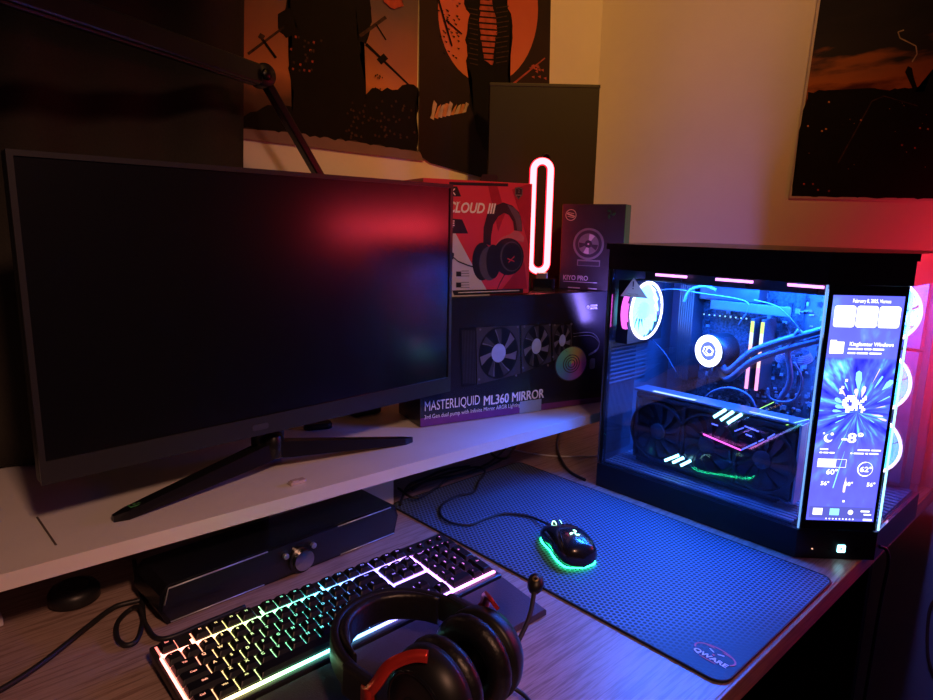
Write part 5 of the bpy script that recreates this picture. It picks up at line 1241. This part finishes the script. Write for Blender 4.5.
# local: x ear to ear, y from cups to headband, z up
def arch(a, h, n=28, y0=.045, p=2.2, c0=0.0, c1=PI):
    out = []
    for i in range(n + 1):
        t = c0 + (c1 - c0) * i / n; c, s = math.cos(t), math.sin(t)
        out.append(Vector((a * math.copysign(abs(c) ** (2 / p), c), y0 + h * abs(s) ** (2 / p), 0)))
    return out
band_h = .100
b = MB(); b.sweep(arch(.075, band_h), rrect(.010, .031, .004, 3), 0, up=(0, 0, 1), fixed=True); b.build('headband', M_hs, hs)
b = MB(); b.sweep(arch(.0665, band_h - .010, c0=.35, c1=PI - .35), rrect(.012, .034, .0055, 4), 0, up=(0, 0, 1), fixed=True, scales=[(min(1, .35 + 3 * min(i / 28, 1 - i / 28)), 1) for i in range(29)]); b.build('headband_cushion', M_lea, hs)
for s_ in (-1, 1):
    b = MB(); b.box((s_ * .0765, .058, 0), (.012, .040, .034), .004); b.build('slider_housing', M_hs, hs)
    # red fork: stem then two arms hugging the cup
    b = MB(); flat = rrect(.0040, .013, .0015, 2)
    b.sweep([Vector((s_ * .081, .048, 0)), Vector((s_ * .082, .040, 0)), Vector((s_ * .082, .034, 0))], rrect(.0050, .024, .002, 2), 0, up=(0, 0, 1), fixed=True)
    for q_ in (-1, 1):
        b.sweep(smooth_path([Vector((s_ * .082, .040, q_ * .006)), Vector((s_ * .081, .030, q_ * .022)), Vector((s_ * .073, .022, q_ * .040)), Vector((s_ * .060, .008, q_ * .0495)), Vector((s_ * .052, -.004, q_ * .0510))], 5), [(-.002, -.0055), (.002, -.0055), (.002, .0055), (-.002, .0055)], 0, up=(0, 1, 0))
    b.build('fork', M_yoke, hs)
    F = frame((s_ * .035, 0, 0), (0, 1, 0), (0, 0, s_))          # z axis points outwards
    b = MB(); b.lathe([(0, .030), (.018, .0298), (.030, .028), (.040, .022), (.0455, .012), (.0465, .004), (.046, -.002), (0, -.002)], 48, 0, F, sx=1.0, sy=1.06)
    cup = b.build('ear_cup', M_hs, hs)
    b = MB(); b.lathe([(.031, .0275), (.0325, .0290), (.034, .0262)], 48, 0, F, sx=1.0, sy=1.06); b.build('cup_ring', M_blackg, cup)
    b = MB(); b.lathe([(0, .0305), (.012, .0307), (.0125, .0302)], 32, 0, F); 
    for a0 in (.6, -.6): b.box((0, 0, .0312), (.018, .0028, .0004), 0, 1, M=F, R=(0, 0, a0))
    b.build('cup_emblem', [M_hs, mat('red_emblem', (.45, .03, .03), .4)], cup)
    # pleated ear cushion
    b = MB(); prof = []; seg = 96; K = 14; vs = []
    for k in range(seg):
        a = 2 * PI * k / seg; pl = 1 + .018 * math.sin(a * 24)
        for j in range(K):
            t = 2 * PI * j / K; r = .0345 + .0125 * math.cos(t) * (pl if math.cos(t) > 0 else 1); z = -.0125 + .0115 * math.sin(t)
            vs.append((r * math.cos(a), r * math.sin(a) * 1.06, z))
    b.add(vs, [[k * K + j, k * K + (j + 1) % K, ((k + 1) % seg) * K + (j + 1) % K, ((k + 1) % seg) * K + j] for k in range(seg) for j in range(K)], 0, True, F)
    b.build('ear_cushion', M_lea, hs)
# microphone on the right cup
iv = WM[hs.name].inverted()
p0 = iv @ oz(511, 655, .050); p1 = iv @ oz(535, 586, .090)
b = MB(); b.tube([p0 - (p1 - p0).normalized() * .012, p0 + (p1 - p0).normalized() * .016], .0060, 12, scales=[1, .75]); b.build('microphone_plug', M_hs, hs)
mid = (p0 + p1) / 2 + Vector((.004, -.004, 0))
b = MB(); b.tube(smooth_path([p0, mid, p1], 8), .0026, 10); b.build('microphone_boom', M_rubber, hs)
b = MB(); dd = (p1 - mid).normalized(); Fm = frame(p1 + dd * .004, dd.cross(Vector((0, 0, 1))), dd)
b.lathe([(0, -.013), (.005, -.012), (.0085, -.007), (.0095, 0), (.0085, .006), (.005, .010), (0, .011)], 20, 0, Fm @ Matrix.Rotation(-PI / 2, 4, 'X'))
b.lathe([(0, .0085), (.0035, .0098), (.004, .009)], 12, 1, Fm); b.build('microphone_capsule', [M_hs, mat('gold_mesh', (.25, .18, .08), .4, .5)], hs)
b = MB(); b.tube(smooth_path([iv @ oz(503, 683, .02), iv @ oz(517, 690, .012), iv @ oz(530, 702, .008), iv @ oz(545, 730, .004)], 6), .0024, 8); b.build('cable', M_cable, hs)

# ================================================================== CABLES AND SMALL THINGS
def cable(name, px, r, label, cat='cable', m=None, z=None, pts=None):
    z = r + .0006 if z is None else z
    P = pts or [oz(u_, v_, z) for u_, v_ in px]
    b = MB(); b.tube(smooth_path(P, 7), r, 8); o = b.build(name, m or M_cable); tag(o, label, cat); return o
cable('power_cable', [(-60, 722), (0, 690), (35, 668), (64, 646), (90, 625), (115, 607), (143, 599), (175, 606 - 20)], .0034, 'thick black cable running across the wood to the lower left corner')
lp_ = [(140, 560), (143, 580), (148, 602), (149, 620), (143, 640), (131, 645), (123, 637), (124, 622), (137, 609)]
P = [oz(*p, .0034) for p in lp_] + [oz(160, 604, .0034), oz(200, 622, .0034) * 0 + oz(165, 632, .0034)]
P = [oz(p[0] - 6, p[1], .0045) for p in lp_] + [oz(141, 608, .012), oz(146, 625, .0045) , oz(163, 639, .0035), oz(210, 621, .0035), oz(245, 606.5, .0035)]
cable('keyboard_cable', None, .0030, 'black cable making a small loop between soundbar and keyboard', pts=P)
big = [oz(585, 480, .0035), oz(568, 470, .0035), oz(558, 452, .006), oz(558, 436, .010), oz(566, 424, .010), oz(580, 417, .006), oz(597, 416, .004)]
cable('display_cable', None, .0030, 'thick black cable arching out beside the back of the computer', pts=big)
cable('white_cable', [(506, 448), (525, 452), (548, 455.5), (572, 456.5), (596, 456), (603, 452)], .0016, 'thin white cable on the desk behind the mousepad', m=mat('white_cable_sheath', (.9, .9, .9), .5))
random.seed(5)
for k, px in enumerate((((404, 492), (430, 480), (462, 474), (490, 462), (508, 446)), ((400, 505), (408, 486), (425, 478), (444, 470), (470, 466)), ((398, 488), (415, 498), (436, 488), (450, 478), (480, 470), (505, 458)), ((488, 446), (494, 456), (506, 458), (514, 448), (520, 438)))):
    o = cable('desk_cable', px, .0022 + .0004 * (k % 2), ['black cable running under the shelf towards the computer, nearest the mousepad corner', 'black cable bunched at the left end of the mousepad', 'black cable lying crosswise over the bunch behind the mousepad', 'short black cable looping beneath the right end of the shelf'][k], z=.0028 + .0055 * k)
cable('headphone_cable', None, .0026, 'black cable plugged into the computer base and hanging over the desk edge', pts=[Vector((1.10, .2485, .018)), Vector((1.105, .240, .014)), Vector((1.108, .236, -.01)), Vector((1.106, .238, -.08)), Vector((1.100, .24, -.30)), Vector((1.10, .25, -.60))])
cable('wall_cable', None, .003, 'thin brown cable hanging in the dark at the right edge', m=mat('brown_cable_sheath', (.30, .13, .07), .5), pts=[ox(u_, v_, WX - .004) for u_, v_ in ((944, 592), (932, 604), (928, 622), (927.5, 650), (931, 668), (940, 684))])
pk = oz(74, 592, 0.012)
puck = thing('desk_puck', 'round black puck-shaped accessory under the left end of the shelf', 'desk accessory', (pk.x, pk.y, .0005))
b = MB(); b.lathe([(0, 0), (.026, 0), (.030, .003), (.030, .014), (.026, .020), (.018, .022), (0, .0205)], 40); b.build('body', M_black, puck)
b = MB(); b.lathe([(.017, .0222), (.0195, .0228), (.021, .0216)], 40); b.build('top_ring', M_blackg, puck)
rm = oz(318, 428, ZS); b = MB(); b.bm_ = None
b.loft([[Vector((x, y, 0.0005)) for x, y in rrect(.050, .026, .011, 6)], [Vector((x, y, .008)) for x, y in rrect(.050, .026, .011, 6)], [Vector((x * .9, y * .85, .011)) for x, y in rrect(.050, .026, .011, 6)]], 0, True)
ro = b.build('pocket_remote', M_black); ro.location = (rm.x, rm.y, ZS); ro.rotation_euler = (0, 0, -.35); tag(ro, 'small black oval remote on the shelf behind the monitor foot', 'remote control')
cl_ = oz(297, 483.5, ZS); b = MB(); b.prism(rrect(.024, .010, .002, 3), .0005, .005); b.prism(rrect(.010, .007, .001, 2, -.004, 0), .005, .0065); o = b.build('plastic_clip', mat('clear_pinkish_plastic', (.55, .45, .46), .2)); o.location = (cl_.x, cl_.y, ZS); o.rotation_euler = (0, 0, .05); tag(o, 'tiny clear plastic clip lying on the front of the white shelf', 'clip')
wp = oz(1, 624, 0); b = MB(); b.box((0, 0, .006), (.012, .018, .011), .002); o = b.build('white_plug', mat('white_plug_plastic', (.6, .6, .58), .4)); o.location = (wp.x - .004, wp.y, .0005); tag(o, 'small white plug at the left edge of the desk', 'plug')
# ================================================================== LIGHT
def spot(name, loc, target, col, power, angle, blend=1.0, r=.08):
    l = bpy.data.lights.new(name, 'SPOT'); l.energy = power; l.color = col; l.spot_size = math.radians(angle); l.spot_blend = blend; l.shadow_soft_size = r
    o = bpy.data.objects.new(name, l); COL.objects.link(o); o.location = loc
    o.rotation_euler = (Vector(target) - Vector(loc)).to_track_quat('-Z', 'Y').to_euler(); return o
spot('warm_wall_lamp', (0.6, -0.2, 1.65), (1.25, 1.1, 0.98), (1, 0.43, 0.08), 60, 66)
spot('warm_desk_lamp', (0.05, -0.72, 1.28), (0.36, 0.82, 0.11), (1, 0.48, 0.30), 56, 48)
area('rear_exhaust_glow', (1.10, .712, .34), (1.45, 1.0, .50), .10, (.28, .20, 1), .9)
area('red_wall_wash', (1.31, -0.08, 0.36), (1.55, .06, .36), .04, (1, 0.02, 0.05), 2.4, .3, 1.7)
area('red_led_bar', (1.50, -0.20, 0.475), (0.4, -0.20, 0.475), .55, (1, 0.04, 0.07), 2.1, .05)
w = bpy.data.worlds.new('world'); SC.world = w; w.use_nodes = True
w.node_tree.nodes['Background'].inputs[0].default_value = (0.45, 0.25, 0.6, 1); w.node_tree.nodes['Background'].inputs[1].default_value = 0.012
SC.view_settings.view_transform = 'Standard'; SC.view_settings.look = 'None'; SC.view_settings.exposure = 0.0; SC.view_settings.gamma = 1.0
SC.view_settings.use_curve_mapping = False
SC.cycles.use_denoising = True; SC.cycles.max_bounces = 8; SC.cycles.transparent_max_bounces = 12
for o in SC.objects:
    if o.name.split('.')[0] == 'desk_cable' and o.parent is None: o['group'] = 'black cables bunched under the right end of the shelf'
    if o.name.split('.')[0] == 'wall_poster' and o.parent is None: o['group'] = 'posters on the walls'
    if o.name.split('.')[0] == 'wall_poster' and 'skyline' in o.get('label', ''): o['label'] = 'white-edged sunset skyline poster with a seated smoker, alone on the right wall'
